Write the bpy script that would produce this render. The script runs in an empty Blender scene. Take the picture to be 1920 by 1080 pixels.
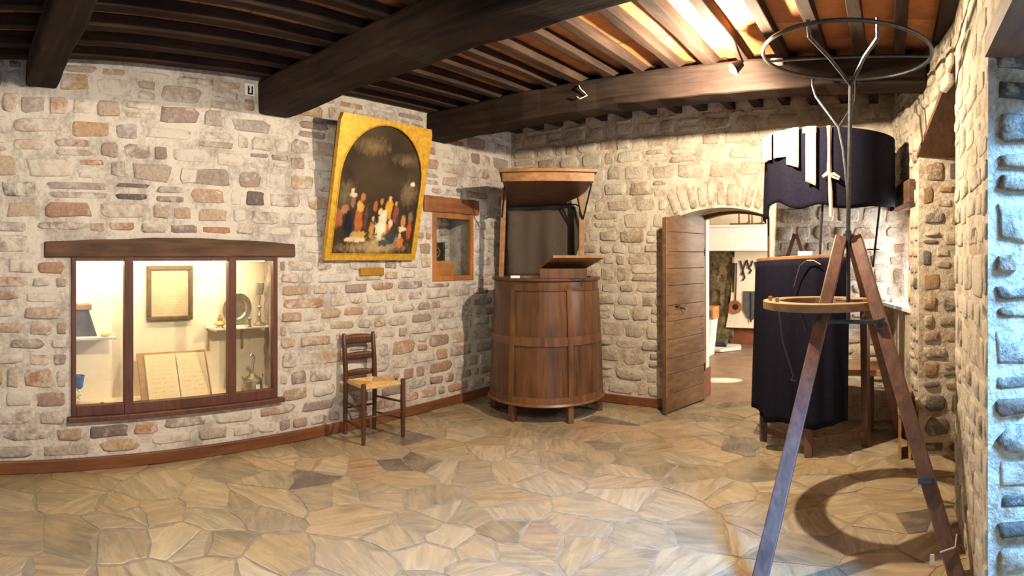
import bpy, math, random
from mathutils import Vector, Matrix, noise
R = random.Random(7)
PI = math.pi
sc = bpy.context.scene
C = sc.collection

# ------------------------------------------------------------------ camera, world, light, exposure
# The photograph is a stitched cylindrical panorama: 1100 px per radian, horizon at row 482.
F = 1100.0
cam_d = bpy.data.cameras.new('camera')
cam_d.type = 'PANO'
cam_d.panorama_type = 'CENTRAL_CYLINDRICAL'
cam_d.central_cylindrical_range_u_min = -960 / F
cam_d.central_cylindrical_range_u_max = 960 / F
cam_d.central_cylindrical_range_v_min = -598 / F
cam_d.central_cylindrical_range_v_max = 482 / F
cam_d.central_cylindrical_radius = 1.0
cam_d.clip_start = 0.02
cam = bpy.data.objects.new('camera', cam_d)
C.objects.link(cam)
ALPHA = 1020 / F
cam.location = (0, 0, 1.5)
cam.rotation_euler = Vector((-math.cos(ALPHA), math.sin(ALPHA), 0)).to_track_quat('-Z', 'Y').to_euler()
sc.camera = cam

world = bpy.data.worlds.new('daylight')
sc.world = world
world.use_nodes = True
bg = world.node_tree.nodes['Background']
bg.inputs[0].default_value = (0.50, 0.70, 1.0, 1)
bg.inputs[1].default_value = 1.2

def light(name, kind, loc, target, energy, color, **kw):
    d = bpy.data.lights.new(name, kind)
    d.energy = energy
    d.color = color
    for k, v in kw.items():
        setattr(d, k, v)
    o = bpy.data.objects.new(name, d)
    C.objects.link(o)
    o.location = loc
    o.rotation_euler = (Vector(target) - Vector(loc)).to_track_quat('-Z', 'Y').to_euler()
    return o

WARM = (1.0, 0.80, 0.56)
# daylight entering by the wide door opening beside the camera, and by the small window next to the far corner
light('daylight_door_offscreen', 'AREA', (2.6, 0.6, 3.62), (-1.2, 2.3, 0.0), 1150, (0.18, 0.47, 1.0), shape='RECTANGLE', size=1.3, size_y=0.8)
light('window_daylight', 'AREA', (0.62, 5.02, 1.55), (-0.3, 4.8, 0.7), 60, (1.0, 0.96, 1.0), shape='RECTANGLE', size=0.5, size_y=0.7)
vs = sc.view_settings
vs.view_transform = 'Standard'
vs.look = 'None'
vs.gamma = 1.0
vs.use_curve_mapping = False
vs.exposure = 0.15
sc.cycles.use_denoising = True
sc.cycles.max_bounces = 8
sc.cycles.caustics_reflective = False
sc.cycles.caustics_refractive = False

# ------------------------------------------------------------------ node helpers and materials
MATS = {}
def new_mat(name):
    m = bpy.data.materials.new(name)
    m.use_nodes = True
    nt = m.node_tree
    b = nt.nodes['Principled BSDF']
    MATS[name] = m
    return m, nt, b

def N(nt, kind, **props):
    n = nt.nodes.new(kind)
    for k, v in props.items():
        setattr(n, k, v)
    return n

def ramp(nt, stops, mode='LINEAR'):
    r = N(nt, 'ShaderNodeValToRGB')
    r.color_ramp.interpolation = mode
    els = r.color_ramp.elements
    while len(els) < len(stops):
        els.new(0.5)
    for e, (p, c) in zip(els, stops):
        e.position = p
        e.color = (*c, 1) if len(c) == 3 else c
    return r

def coords(nt, scale=(1, 1, 1), kind='Object'):
    t = N(nt, 'ShaderNodeTexCoord')
    m = N(nt, 'ShaderNodeMapping')
    m.inputs['Scale'].default_value = scale
    nt.links.new(t.outputs[kind], m.inputs[0])
    return m.outputs[0]

def noise_tex(nt, vec, scale, detail=5, rough=0.6, dist=0.0):
    n = N(nt, 'ShaderNodeTexNoise')
    n.inputs['Scale'].default_value = scale
    n.inputs['Detail'].default_value = detail
    n.inputs['Roughness'].default_value = rough
    n.inputs['Distortion'].default_value = dist
    if vec is not None:
        nt.links.new(vec, n.inputs['Vector'])
    return n.outputs['Fac']

def mixc(nt, fac, a, b, mode='MIX'):
    m = N(nt, 'ShaderNodeMix', data_type='RGBA', blend_type=mode)
    for sock, v in ((m.inputs[0], fac), (m.inputs[6], a), (m.inputs[7], b)):
        if hasattr(v, 'links') or isinstance(v, bpy.types.NodeSocket):
            nt.links.new(v, sock)
        elif isinstance(v, (int, float)):
            sock.default_value = v
        else:
            sock.default_value = (*v, 1)
    return m.outputs[2]

def math_n(nt, op, a, b=0.0, clamp=False):
    m = N(nt, 'ShaderNodeMath', operation=op, use_clamp=clamp)
    for sock, v in ((m.inputs[0], a), (m.inputs[1], b)):
        if isinstance(v, bpy.types.NodeSocket):
            nt.links.new(v, sock)
        else:
            sock.default_value = v
    return m.outputs[0]

def bump(nt, b, height, strength, dist):
    bm_ = N(nt, 'ShaderNodeBump')
    bm_.inputs['Strength'].default_value = strength
    bm_.inputs['Distance'].default_value = dist
    nt.links.new(height, bm_.inputs['Height'])
    nt.links.new(bm_.outputs[0], b.inputs['Normal'])

def wood(name, dark, lite, axis='Z', rough=0.5, scale=1.0, bmp=0.3, spec=0.4):
    m, nt, b = new_mat(name)
    s = {'X': (1.2, 14, 14), 'Y': (14, 1.2, 14), 'Z': (14, 14, 1.2)}[axis]
    v = coords(nt, tuple(k * scale for k in s))
    f = noise_tex(nt, v, 2.2, 7, 0.65, 0.6)
    f2 = noise_tex(nt, coords(nt), 2.3, 3, 0.5)
    r = ramp(nt, [(0.3, dark), (0.7, lite)])
    nt.links.new(f, r.inputs[0])
    r2 = ramp(nt, [(0.3, (0.55,) * 3), (0.7, (1.25,) * 3)])
    nt.links.new(f2, r2.inputs[0])
    nt.links.new(mixc(nt, 0.7, r.outputs[0], r2.outputs[0], 'MULTIPLY'), b.inputs['Base Color'])
    b.inputs['Roughness'].default_value = rough
    b.inputs['Specular IOR Level'].default_value = spec
    bump(nt, b, f, bmp, 0.004)
    return m

def plain(name, col, rough=0.6, metal=0.0, var=0.15, scale=18, bmp=0.1, spec=0.4, dist=0.003):
    m, nt, b = new_mat(name)
    f = noise_tex(nt, coords(nt), scale, 5, 0.6)
    lo = tuple(c * (1 - var) for c in col)
    hi = tuple(min(1, c * (1 + var)) for c in col)
    r = ramp(nt, [(0.3, lo), (0.7, hi)])
    nt.links.new(f, r.inputs[0])
    nt.links.new(r.outputs[0], b.inputs['Base Color'])
    b.inputs['Roughness'].default_value = rough
    b.inputs['Metallic'].default_value = metal
    b.inputs['Specular IOR Level'].default_value = spec
    bump(nt, b, f, bmp, dist)
    return m

def stone_mat(name, stops, mortar, cover=(0.36, 0.60), bmp=0.7):
    """Rubble stone: tone per stone from the face attribute 'tone', limewash smears by noise."""
    m, nt, b = new_mat(name)
    at = N(nt, 'ShaderNodeAttribute', attribute_name='tone')
    r = ramp(nt, stops, 'LINEAR')
    nt.links.new(at.outputs['Fac'], r.inputs[0])
    v = coords(nt)
    big = noise_tex(nt, v, 9, 6, 0.65, 0.4)
    fine = noise_tex(nt, v, 46, 6, 0.7)
    grain = ramp(nt, [(0.25, (0.45, 0.43, 0.42)), (0.5, (0.95,) * 3), (0.8, (1.35, 1.3, 1.2))])
    nt.links.new(fine, grain.inputs[0])
    col = mixc(nt, 0.85, r.outputs[0], grain.outputs[0], 'MULTIPLY')
    at2 = N(nt, 'ShaderNodeAttribute', attribute_name='wash')
    k = math_n(nt, 'ADD', big, math_n(nt, 'MULTIPLY', at2.outputs['Fac'], 0.30))
    k = math_n(nt, 'ADD', k, math_n(nt, 'MULTIPLY', math_n(nt, 'SUBTRACT', noise_tex(nt, v, 27, 7, 0.75), 0.22), 0.5))
    wr = ramp(nt, [(cover[0] + 0.25, (0, 0, 0)), (cover[1] + 0.25, (1, 1, 1))])
    nt.links.new(k, wr.inputs[0])
    nt.links.new(mixc(nt, wr.outputs[0], col, mortar), b.inputs['Base Color'])
    b.inputs['Roughness'].default_value = 0.92
    b.inputs['Specular IOR Level'].default_value = 0.2
    h = math_n(nt, 'ADD', math_n(nt, 'MULTIPLY', big, 1.0), math_n(nt, 'MULTIPLY', fine, 0.5))
    bump(nt, b, h, bmp, 0.02)
    return m

def mortar_mat(name, col, dark, bmp=0.8):
    m, nt, b = new_mat(name)
    v = coords(nt)
    big = noise_tex(nt, v, 5, 6, 0.62)
    fine = noise_tex(nt, v, 34, 6, 0.7)
    r = ramp(nt, [(0.30, tuple(c * 0.7 for c in dark)), (0.42, dark), (0.53, col), (0.8, tuple(min(1, c * 1.12) for c in col))])
    nt.links.new(math_n(nt, 'ADD', math_n(nt, 'MULTIPLY', big, 0.6), math_n(nt, 'MULTIPLY', fine, 0.4)), r.inputs[0])
    nt.links.new(r.outputs[0], b.inputs['Base Color'])
    b.inputs['Roughness'].default_value = 0.95
    b.inputs['Specular IOR Level'].default_value = 0.15
    h = math_n(nt, 'ADD', math_n(nt, 'MULTIPLY', noise_tex(nt, v, 11, 5, 0.6), 1.0), math_n(nt, 'MULTIPLY', fine, 0.35))
    bump(nt, b, h, bmp, 0.025)
    return m

M_LMORT = (0.60, 0.57, 0.525)
mortar_mat('left_mortar', M_LMORT, (0.40, 0.37, 0.34))
stone_mat('left_stone', [(0.0, (0.36, 0.31, 0.285)), (0.14, (0.27, 0.205, 0.19)), (0.28, (0.40, 0.37, 0.345)), (0.42, (0.46, 0.32, 0.205)),
                         (0.55, (0.32, 0.275, 0.26)), (0.68, (0.40, 0.225, 0.135)), (0.80, (0.48, 0.40, 0.315)), (0.95, (0.34, 0.27, 0.24)), (1.0, (0.10, 0.085, 0.08))], M_LMORT)
M_BMORT = (0.62, 0.57, 0.47)
mortar_mat('back_mortar', M_BMORT, (0.40, 0.34, 0.26))
stone_mat('back_stone', [(0.0, (0.48, 0.40, 0.31)), (0.25, (0.55, 0.48, 0.385)), (0.45, (0.42, 0.335, 0.25)), (0.6, (0.52, 0.43, 0.345)),
                         (0.75, (0.40, 0.29, 0.19)), (0.9, (0.48, 0.40, 0.32)), (1.0, (0.30, 0.24, 0.19))], M_BMORT, cover=(0.36, 0.60), bmp=1.2)
M_RMORT = (0.56, 0.50, 0.40)
mortar_mat('right_mortar', M_RMORT, (0.36, 0.29, 0.21), 1.0)
stone_mat('right_stone', [(0.0, (0.20, 0.18, 0.15)), (0.2, (0.12, 0.11, 0.10)), (0.4, (0.40, 0.33, 0.24)), (0.6, (0.38, 0.23, 0.12)),
                          (0.8, (0.09, 0.09, 0.09)), (1.0, (0.32, 0.26, 0.19))], M_RMORT, cover=(0.46, 0.66), bmp=1.0)

def flag_mat():
    m, nt, b = new_mat('flagstone')
    at = N(nt, 'ShaderNodeAttribute', attribute_name='tone')
    at2 = N(nt, 'ShaderNodeAttribute', attribute_name='wash')
    r = ramp(nt, [(0.0, (0.20, 0.17, 0.105)), (0.15, (0.36, 0.295, 0.195)), (0.3, (0.31, 0.235, 0.13)), (0.45, (0.40, 0.335, 0.23)), (0.6, (0.19, 0.16, 0.105)),
                      (0.75, (0.37, 0.28, 0.175)), (0.88, (0.25, 0.215, 0.15)), (0.95, (0.35, 0.235, 0.14)), (1.0, (0.11, 0.09, 0.075))])
    nt.links.new(at.outputs['Fac'], r.inputs[0])
    # schist grain: streaks whose direction differs from stone to stone
    t = N(nt, 'ShaderNodeTexCoord')
    rot = N(nt, 'ShaderNodeVectorRotate', rotation_type='Z_AXIS')
    nt.links.new(t.outputs['Object'], rot.inputs['Vector'])
    nt.links.new(math_n(nt, 'MULTIPLY', at2.outputs['Fac'], 6.28), rot.inputs['Angle'])
    mp = N(nt, 'ShaderNodeMapping')
    mp.inputs['Scale'].default_value = (1.6, 11, 4)
    nt.links.new(rot.outputs[0], mp.inputs[0])
    st = noise_tex(nt, mp.outputs[0], 1.6, 7, 0.68, 0.8)
    r2 = ramp(nt, [(0.30, (0.55, 0.53, 0.50)), (0.5, (1.0,) * 3), (0.72, (1.45, 1.38, 1.25))])
    nt.links.new(st, r2.inputs[0])
    col = mixc(nt, 0.85, r.outputs[0], r2.outputs[0], 'MULTIPLY')
    blot = noise_tex(nt, coords(nt), 3.2, 5, 0.6)
    rb = ramp(nt, [(0.45, (0, 0, 0)), (0.72, (1, 1, 1))])
    nt.links.new(blot, rb.inputs[0])
    col = mixc(nt, math_n(nt, 'MULTIPLY', rb.outputs[0], 0.65), col, (0.44, 0.315, 0.165))
    nt.links.new(col, b.inputs['Base Color'])
    rr = ramp(nt, [(0.3, (0.15,) * 3), (0.75, (0.38,) * 3)])
    nt.links.new(st, rr.inputs[0])
    nt.links.new(rr.outputs[0], b.inputs['Roughness'])
    b.inputs['Specular IOR Level'].default_value = 0.5
    bump(nt, b, st, 0.35, 0.006)
    return m
flag_mat()
plain('floor_grout', (0.26, 0.215, 0.15), 0.8, var=0.25, scale=14, bmp=0.4)
wood('beam_wood', (0.015, 0.010, 0.009), (0.052, 0.033, 0.024), 'X', 0.85, 0.6, 0.9, 0.15)
wood('joist_wood', (0.020, 0.012, 0.010), (0.060, 0.037, 0.026), 'Y', 0.9, 0.7, 0.7, 0.12)
wood('lintel_wood', (0.045, 0.025, 0.016), (0.16, 0.085, 0.05), 'Y', 0.7, 0.6, 0.8, 0.3)
wood('niche_lintel_wood', (0.16, 0.055, 0.02), (0.32, 0.13, 0.05), 'Y', 0.55, 0.7, 0.4)
wood('case_frame_wood', (0.065, 0.025, 0.018), (0.14, 0.055, 0.035), 'Z', 0.5, 1.0, 0.25)
wood('niche_frame_wood', (0.30, 0.11, 0.03), (0.50, 0.21, 0.06), 'Z', 0.45, 1.0, 0.2)
wood('baseboard_wood', (0.12, 0.045, 0.02), (0.24, 0.095, 0.035), 'Y', 0.4, 0.7, 0.25)
wood('pulpit_wood', (0.052, 0.021, 0.008), (0.155, 0.070, 0.028), 'Z', 0.36, 0.6, 0.3, 0.5)
wood('pulpit_trim_wood', (0.075, 0.032, 0.012), (0.19, 0.09, 0.038), 'Z', 0.4, 0.8, 0.3, 0.5)
wood('canopy_wood', (0.20, 0.095, 0.035), (0.40, 0.21, 0.085), 'X', 0.5, 0.8, 0.3)
wood('door_wood', (0.11, 0.058, 0.025), (0.24, 0.135, 0.066), 'Y', 0.5, 0.7, 0.35)
wood('door_edge_wood', (0.36, 0.15, 0.03), (0.55, 0.25, 0.06), 'Z', 0.5, 0.7, 0.2)
wood('chair_wood', (0.045, 0.018, 0.010), (0.135, 0.055, 0.03), 'Z', 0.4, 1.2, 0.2, 0.5)
wood('tripod_wood', (0.085, 0.042, 0.032), (0.21, 0.115, 0.085), 'Z', 0.42, 0.8, 0.25, 0.5)
wood('ring_wood', (0.24, 0.13, 0.06), (0.46, 0.28, 0.14), 'X', 0.5, 1.0, 0.3)
wood('step_wood', (0.34, 0.17, 0.06), (0.58, 0.33, 0.15), 'X', 0.5, 0.8, 0.2)
wood('rail_wood', (0.26, 0.12, 0.05), (0.46, 0.24, 0.11), 'X', 0.45, 1.0, 0.2)
wood('lamp_block_wood', (0.42, 0.17, 0.05), (0.60, 0.28, 0.10), 'Y', 0.5, 1.0, 0.15)
def tile_mat():
    m, nt, b = new_mat('terracotta_tile')
    at = N(nt, 'ShaderNodeAttribute', attribute_name='tone')
    r = ramp(nt, [(0.0, (0.42, 0.14, 0.040)), (0.35, (0.54, 0.20, 0.055)), (0.7, (0.50, 0.21, 0.075)), (1.0, (0.34, 0.11, 0.04))])
    nt.links.new(at.outputs['Fac'], r.inputs[0])
    f = noise_tex(nt, coords(nt), 12, 6, 0.65)
    r2 = ramp(nt, [(0.3, (0.7,) * 3), (0.7, (1.15,) * 3)])
    nt.links.new(f, r2.inputs[0])
    nt.links.new(mixc(nt, 0.8, r.outputs[0], r2.outputs[0], 'MULTIPLY'), b.inputs['Base Color'])
    b.inputs['Roughness'].default_value = 0.8
    bump(nt, b, f, 0.3, 0.004)
tile_mat()
plain('plaster_cream', (0.80, 0.70, 0.53), 0.9, var=0.05, scale=7, bmp=0.25, dist=0.01)
plain('plaster_white', (0.78, 0.75, 0.68), 0.9, var=0.06, scale=6, bmp=0.25, dist=0.01)
plain('plaster_shelf', (0.74, 0.69, 0.60), 0.85, var=0.06, scale=9)
plain('far_floor', (0.22, 0.135, 0.085), 0.45, var=0.3, scale=5, bmp=0.2)
plain('far_dado', (0.20, 0.065, 0.025), 0.6, var=0.25, scale=8)
plain('gold_frame', (0.62, 0.36, 0.035), 0.42, 0.35, 0.28, 26, 0.35, 0.5)
plain('brass_plaque', (0.42, 0.22, 0.03), 0.4, 0.5, 0.25, 40, 0.2)
plain('iron', (0.075, 0.082, 0.09), 0.42, 0.75, 0.3, 30, 0.25)
plain('black_iron', (0.02, 0.02, 0.02), 0.6, 0.4, 0.3, 30, 0.25)
plain('navy_cloth', (0.010, 0.0095, 0.019), 0.95, 0, 0.3, 60, 0.25, 0.1)
plain('grey_cloth', (0.085, 0.068, 0.055), 0.95, 0, 0.2, 90, 0.3, 0.1)
plain('black_cloth', (0.012, 0.011, 0.014), 0.95, 0, 0.2, 90, 0.2, 0.1)
plain('cream_ribbon', (0.66, 0.47, 0.34), 0.85, 0, 0.08, 20, 0.15, 0.2)
plain('paper', (0.80, 0.76, 0.68), 0.8, 0, 0.05, 20)
plain('card_white', (0.82, 0.82, 0.80), 0.7, 0, 0.03, 20)
plain('brass', (0.66, 0.47, 0.20), 0.32, 0.85, 0.2, 30, 0.1)
plain('pewter', (0.42, 0.38, 0.31), 0.36, 0.8, 0.25, 20, 0.15)
plain('bronze', (0.30, 0.25, 0.16), 0.42, 0.75, 0.35, 20, 0.2)
plain('dark_leather', (0.10, 0.085, 0.06), 0.7, 0, 0.4, 14, 0.4)
plain('brown_cover', (0.36, 0.21, 0.09), 0.6, 0, 0.2, 24, 0.2)
plain('doc_frame', (0.10, 0.065, 0.03), 0.5, 0, 0.3, 24, 0.2)
plain('blue_glass', (0.07, 0.16, 0.40), 0.25, 0, 0.4, 40, 0.05, 0.6)
plain('dark_ball', (0.05, 0.06, 0.075), 0.3, 0, 0.2, 20, 0.05)
plain('sill_marble', (0.80, 0.80, 0.80), 0.3, 0, 0.05, 8, 0.05, 0.5)
plain('copper', (0.62, 0.24, 0.13), 0.32, 0.8, 0.2, 14, 0.1)
plain('slate_board', (0.085, 0.085, 0.08), 0.7, 0, 0.25, 14, 0.2)
plain('rough_dark_stone', (0.16, 0.115, 0.06), 0.95, 0, 0.7, 9, 1.0, 0.2, 0.05)
plain('hearth_slab', (0.60, 0.56, 0.50), 0.8, 0, 0.15, 9, 0.4)
plain('white_plastic', (0.75, 0.74, 0.70), 0.5, 0, 0.02, 9)
plain('cable_white', (0.60, 0.60, 0.60), 0.5, 0, 0.02, 9)
plain('black_wire', (0.015, 0.015, 0.015), 0.5, 0, 0.02, 9)

def glass_mat():
    m = bpy.data.materials.new('pane_glass'); m.use_nodes = True; MATS['pane_glass'] = m
    nt = m.node_tree; nt.nodes.remove(nt.nodes['Principled BSDF'])
    out = nt.nodes['Material Output']
    tr = N(nt, 'ShaderNodeBsdfTransparent'); tr.inputs[0].default_value = (0.97, 0.98, 0.97, 1)
    gl = N(nt, 'ShaderNodeBsdfGlossy'); gl.inputs['Roughness'].default_value = 0.02
    mx = N(nt, 'ShaderNodeMixShader'); mx.inputs[0].default_value = 0.05
    nt.links.new(tr.outputs[0], mx.inputs[1]); nt.links.new(gl.outputs[0], mx.inputs[2]); nt.links.new(mx.outputs[0], out.inputs[0])
glass_mat()
def glow_mat(name, col, s):
    m, nt, b = new_mat(name)
    b.inputs['Base Color'].default_value = (*col, 1)
    b.inputs['Emission Color'].default_value = (*col, 1)
    b.inputs['Emission Strength'].default_value = s
glow_mat('bulb_glow', (1.0, 0.93, 0.80), 60)
glow_mat('tube_glow', (1.0, 0.84, 0.58), 28)

def attr_mat(name, rough=0.5, spec=0.4):
    m, nt, b = new_mat(name)
    at = N(nt, 'ShaderNodeAttribute', attribute_name='paint')
    nt.links.new(at.outputs['Color'], b.inputs['Base Color'])
    b.inputs['Roughness'].default_value = rough
    b.inputs['Specular IOR Level'].default_value = spec
    f = noise_tex(nt, coords(nt), 70, 4, 0.6)
    bump(nt, b, f, 0.15, 0.002)
attr_mat('oil_paint', 0.7, 0.15)
attr_mat('ink_on_paper', 0.85, 0.1)

# ------------------------------------------------------------------ mesh helpers
class MB:
    def __init__(s):
        s.v = []; s.f = []; s.smooth = False
    def add(s, vs, fs):
        o = len(s.v)
        s.v += [tuple(p) for p in vs]
        s.f += [tuple(i + o for i in f) for f in fs]
        return s
    def box(s, x0, x1, y0, y1, z0, z1):
        return s.add([(x0, y0, z0), (x1, y0, z0), (x1, y1, z0), (x0, y1, z0), (x0, y0, z1), (x1, y0, z1), (x1, y1, z1), (x0, y1, z1)],
                     [(0, 3, 2, 1), (4, 5, 6, 7), (0, 1, 5, 4), (1, 2, 6, 5), (2, 3, 7, 6), (3, 0, 4, 7)])
    def bar(s, a, b, w, h, up=(0, 0, 1), w2=None, h2=None):
        """square bar from a to b; w across, h along 'up'"""
        a, b = Vector(a), Vector(b); d = (b - a).normalized()
        sx = d.cross(Vector(up))
        if sx.length < 1e-4: sx = d.cross(Vector((1, 0, 0)))
        sx.normalize(); u = sx.cross(d).normalized()
        w2 = w if w2 is None else w2; h2 = h if h2 is None else h2
        vs = [a + sx * i * w / 2 + u * j * h / 2 for i, j in ((-1, -1), (1, -1), (1, 1), (-1, 1))]
        vs += [b + sx * i * w2 / 2 + u * j * h2 / 2 for i, j in ((-1, -1), (1, -1), (1, 1), (-1, 1))]
        return s.add(vs, [(0, 1, 2, 3), (7, 6, 5, 4), (0, 4, 5, 1), (1, 5, 6, 2), (2, 6, 7, 3), (3, 7, 4, 0)])
    def tube(s, pts, r, n=8, closed=False, cap=True):
        pts = [Vector(p) for p in pts]; m = len(pts)
        rs = r if isinstance(r, (list, tuple)) else [r] * m
        s.smooth = True
        vs = []; prev = None
        for i, p in enumerate(pts):
            if closed: d = pts[(i + 1) % m] - pts[i - 1]
            else: d = pts[min(i + 1, m - 1)] - pts[max(i - 1, 0)]
            d.normalize()
            if prev is None:
                x = d.cross(Vector((0, 0, 1)))
                if x.length < 1e-3: x = d.cross(Vector((1, 0, 0)))
            else:
                x = prev - d * prev.dot(d)
            x.normalize(); prev = x; y = d.cross(x)
            vs += [p + (x * math.cos(2 * PI * k / n) + y * math.sin(2 * PI * k / n)) * rs[i] for k in range(n)]
        fs = []
        for i in range(m if closed else m - 1):
            j = (i + 1) % m
            fs += [(i * n + k, i * n + (k + 1) % n, j * n + (k + 1) % n, j * n + k) for k in range(n)]
        if cap and not closed:
            fs += [tuple(range(n))[::-1], tuple((m - 1) * n + k for k in range(n))]
        return s.add(vs, fs)
    def lathe(s, prof, c, n=24, a0=0.0, a1=2 * PI, thick=False):
        """prof: list of (radius, z); c: centre"""
        full = abs(a1 - a0 - 2 * PI) < 1e-6
        s.smooth = True
        k = n if full else n + 1
        vs = [(c[0] + r * math.cos(a0 + (a1 - a0) * i / n), c[1] + r * math.sin(a0 + (a1 - a0) * i / n), c[2] + z) for r, z in prof for i in range(k)]
        fs = []
        for j in range(len(prof) - 1):
            for i in range(n):
                i2 = (i + 1) % k
                fs.append((j * k + i, j * k + i2, (j + 1) * k + i2, (j + 1) * k + i))
        return s.add(vs, fs)
    def prism(s, outline, fn, d0, d1):
        """outline: 2D points (ccw), fn(u, v, d) -> 3D"""
        n = len(outline)
        vs = [fn(u, v, d0) for u, v in outline] + [fn(u, v, d1) for u, v in outline]
        fs = [tuple(range(n))[::-1], tuple(range(n, 2 * n))] + [(i, (i + 1) % n, n + (i + 1) % n, n + i) for i in range(n)]
        return s.add(vs, fs)
    def grid(s, nu, nv, fn):
        vs = [fn(i / nu, j / nv) for j in range(nv + 1) for i in range(nu + 1)]
        fs = [(j * (nu + 1) + i, j * (nu + 1) + i + 1, (j + 1) * (nu + 1) + i + 1, (j + 1) * (nu + 1) + i) for j in range(nv) for i in range(nu)]
        s.smooth = True
        return s.add(vs, fs)

def root_loc(o):
    p = Vector((0, 0, 0))
    while o is not None:
        p += o.location; o = o.parent
    return p

def obj(name, mb, mat, parent=None, bevel=0.0, solid=0.0, sub=0, at=None, normals=True):
    off = root_loc(parent) if parent is not None else Vector(at or (0, 0, 0))
    me = bpy.data.meshes.new(name)
    me.from_pydata([(x - off.x, y - off.y, z - off.z) for x, y, z in mb.v], [], mb.f)
    if normals:
        import bmesh
        bm = bmesh.new(); bm.from_mesh(me); bmesh.ops.recalc_face_normals(bm, faces=bm.faces); bm.to_mesh(me); bm.free()
    me.materials.append(MATS[mat])
    if mb.smooth:
        me.polygons.foreach_set('use_smooth', [True] * len(me.polygons))
        me.set_sharp_from_angle(angle=0.7)
    o = bpy.data.objects.new(name, me)
    C.objects.link(o)
    if parent is not None: o.parent = parent
    else: o.location = off
    if solid:
        md = o.modifiers.new('solid', 'SOLIDIFY'); md.thickness = solid; md.offset = 0
    if bevel:
        md = o.modifiers.new('bevel', 'BEVEL'); md.width = bevel; md.segments = 2; md.limit_method = 'ANGLE'; md.angle_limit = 0.6
    if sub:
        md = o.modifiers.new('sub', 'SUBSURF'); md.levels = sub; md.render_levels = sub
    return o

def thing(name, label, cat, loc, group=None):
    o = bpy.data.objects.new(name, None)
    o.empty_display_size = 0.1
    C.objects.link(o); o.location = loc
    o['label'] = label; o['category'] = cat
    if group: o['group'] = group
    return o

def tag(o, label, cat, group=None):
    o['label'] = label; o['category'] = cat
    if group: o['group'] = group
    return o

def struct(o):
    o['kind'] = 'structure'
    return o

def set_face_attr(me, name, vals):
    a = me.attributes.new(name, 'FLOAT', 'FACE')
    a.data.foreach_set('value', vals)

def px(x, y, z):
    """where a world point falls in the photograph's frame, and its distance (used only to rank pieces by apparent size)"""
    r = math.hypot(x, y)
    return F * math.atan2(y, -x) - 60, 482 - F * (z - 1.5) / max(r, 0.05), r

def seen(x, y, z, m=40):
    p, q, r = px(x, y, z)
    return -m < p < 1920 + m and -m < q < 1080 + m

def emit_pieces(pieces, name, mat, parent, limit=300, smooth=True):
    """pieces: (verts, faces, tone, wash, size, visible). The largest in view become objects, the rest one part."""
    pieces.sort(key=lambda t: -(t[4] if t[5] else t[4] * 1e-6))
    rest = MB(); tones = []; washes = []
    for i, (vs, fs, tone, wash, size, vis) in enumerate(pieces):
        if i < limit and vis:
            me = bpy.data.meshes.new(name)
            me.from_pydata(vs, [], fs)
            me.materials.append(MATS[mat])
            set_face_attr(me, 'tone', [tone] * len(fs)); set_face_attr(me, 'wash', [wash] * len(fs))
            if smooth:
                me.polygons.foreach_set('use_smooth', [True] * len(fs))
            o = bpy.data.objects.new(name, me); C.objects.link(o); o.parent = parent
        else:
            rest.add(vs, fs); tones += [tone] * len(fs); washes += [wash] * len(fs)
    if rest.f:
        me = bpy.data.meshes.new(name + '_remainder')
        me.from_pydata(rest.v, [], rest.f)
        me.materials.append(MATS[mat])
        set_face_attr(me, 'tone', tones); set_face_attr(me, 'wash', washes)
        if smooth: me.polygons.foreach_set('use_smooth', [True] * len(rest.f))
        o = bpy.data.objects.new(name + '_remainder', me); C.objects.link(o); o.parent = parent
        o['kind'] = 'stuff'

def rubble_stone(u0, u1, v0, v1, fn, rng, proud, jit=0.22, ang=0.0):
    """one irregular stone head filling a cell of the course; fn(u, v, d) -> 3D with d out of the wall"""
    n = 10
    cu, cv = (u0 + u1) / 2, (v0 + v1) / 2
    a, b = (u1 - u0) / 2, (v1 - v0) / 2
    ex = rng.uniform(0.22, 0.45)
    pts = []
    ph = rng.uniform(-0.2, 0.2)
    for k in range(n):
        t = 2 * PI * (k + ph) / n
        c, s = math.cos(t), math.sin(t)
        x = math.copysign(abs(c) ** ex, c) * a * (1 - jit * rng.random())
        y = math.copysign(abs(s) ** ex, s) * b * (1 - jit * 1.4 * rng.random())
        pts.append((cu + x * math.cos(ang) - y * math.sin(ang), cv + x * math.sin(ang) + y * math.cos(ang)))
    mn = min(a, b)
    i1 = 1 - 0.06; i2 = 1 - min(0.4, (0.012 + 0.3 * mn) / mn * 0.42)
    tu, tv = rng.uniform(-0.05, 0.05), rng.uniform(-0.05, 0.05)
    vs = [fn(u, v, -0.012) for u, v in pts]
    vs += [fn(cu + (u - cu) * i1, cv + (v - cv) * i1, proud * 0.6) for u, v in pts]
    vs += [fn(cu + (u - cu) * i2, cv + (v - cv) * i2, proud + (u - cu) * tu + (v - cv) * tv) for u, v in pts]
    fs = []
    for j in (0, 1):
        fs += [(j * n + k, j * n + (k + 1) % n, (j + 1) * n + (k + 1) % n, (j + 1) * n + k) for k in range(n)]
    fs.append(tuple(2 * n + k for k in range(n)))
    return vs, fs

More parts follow.
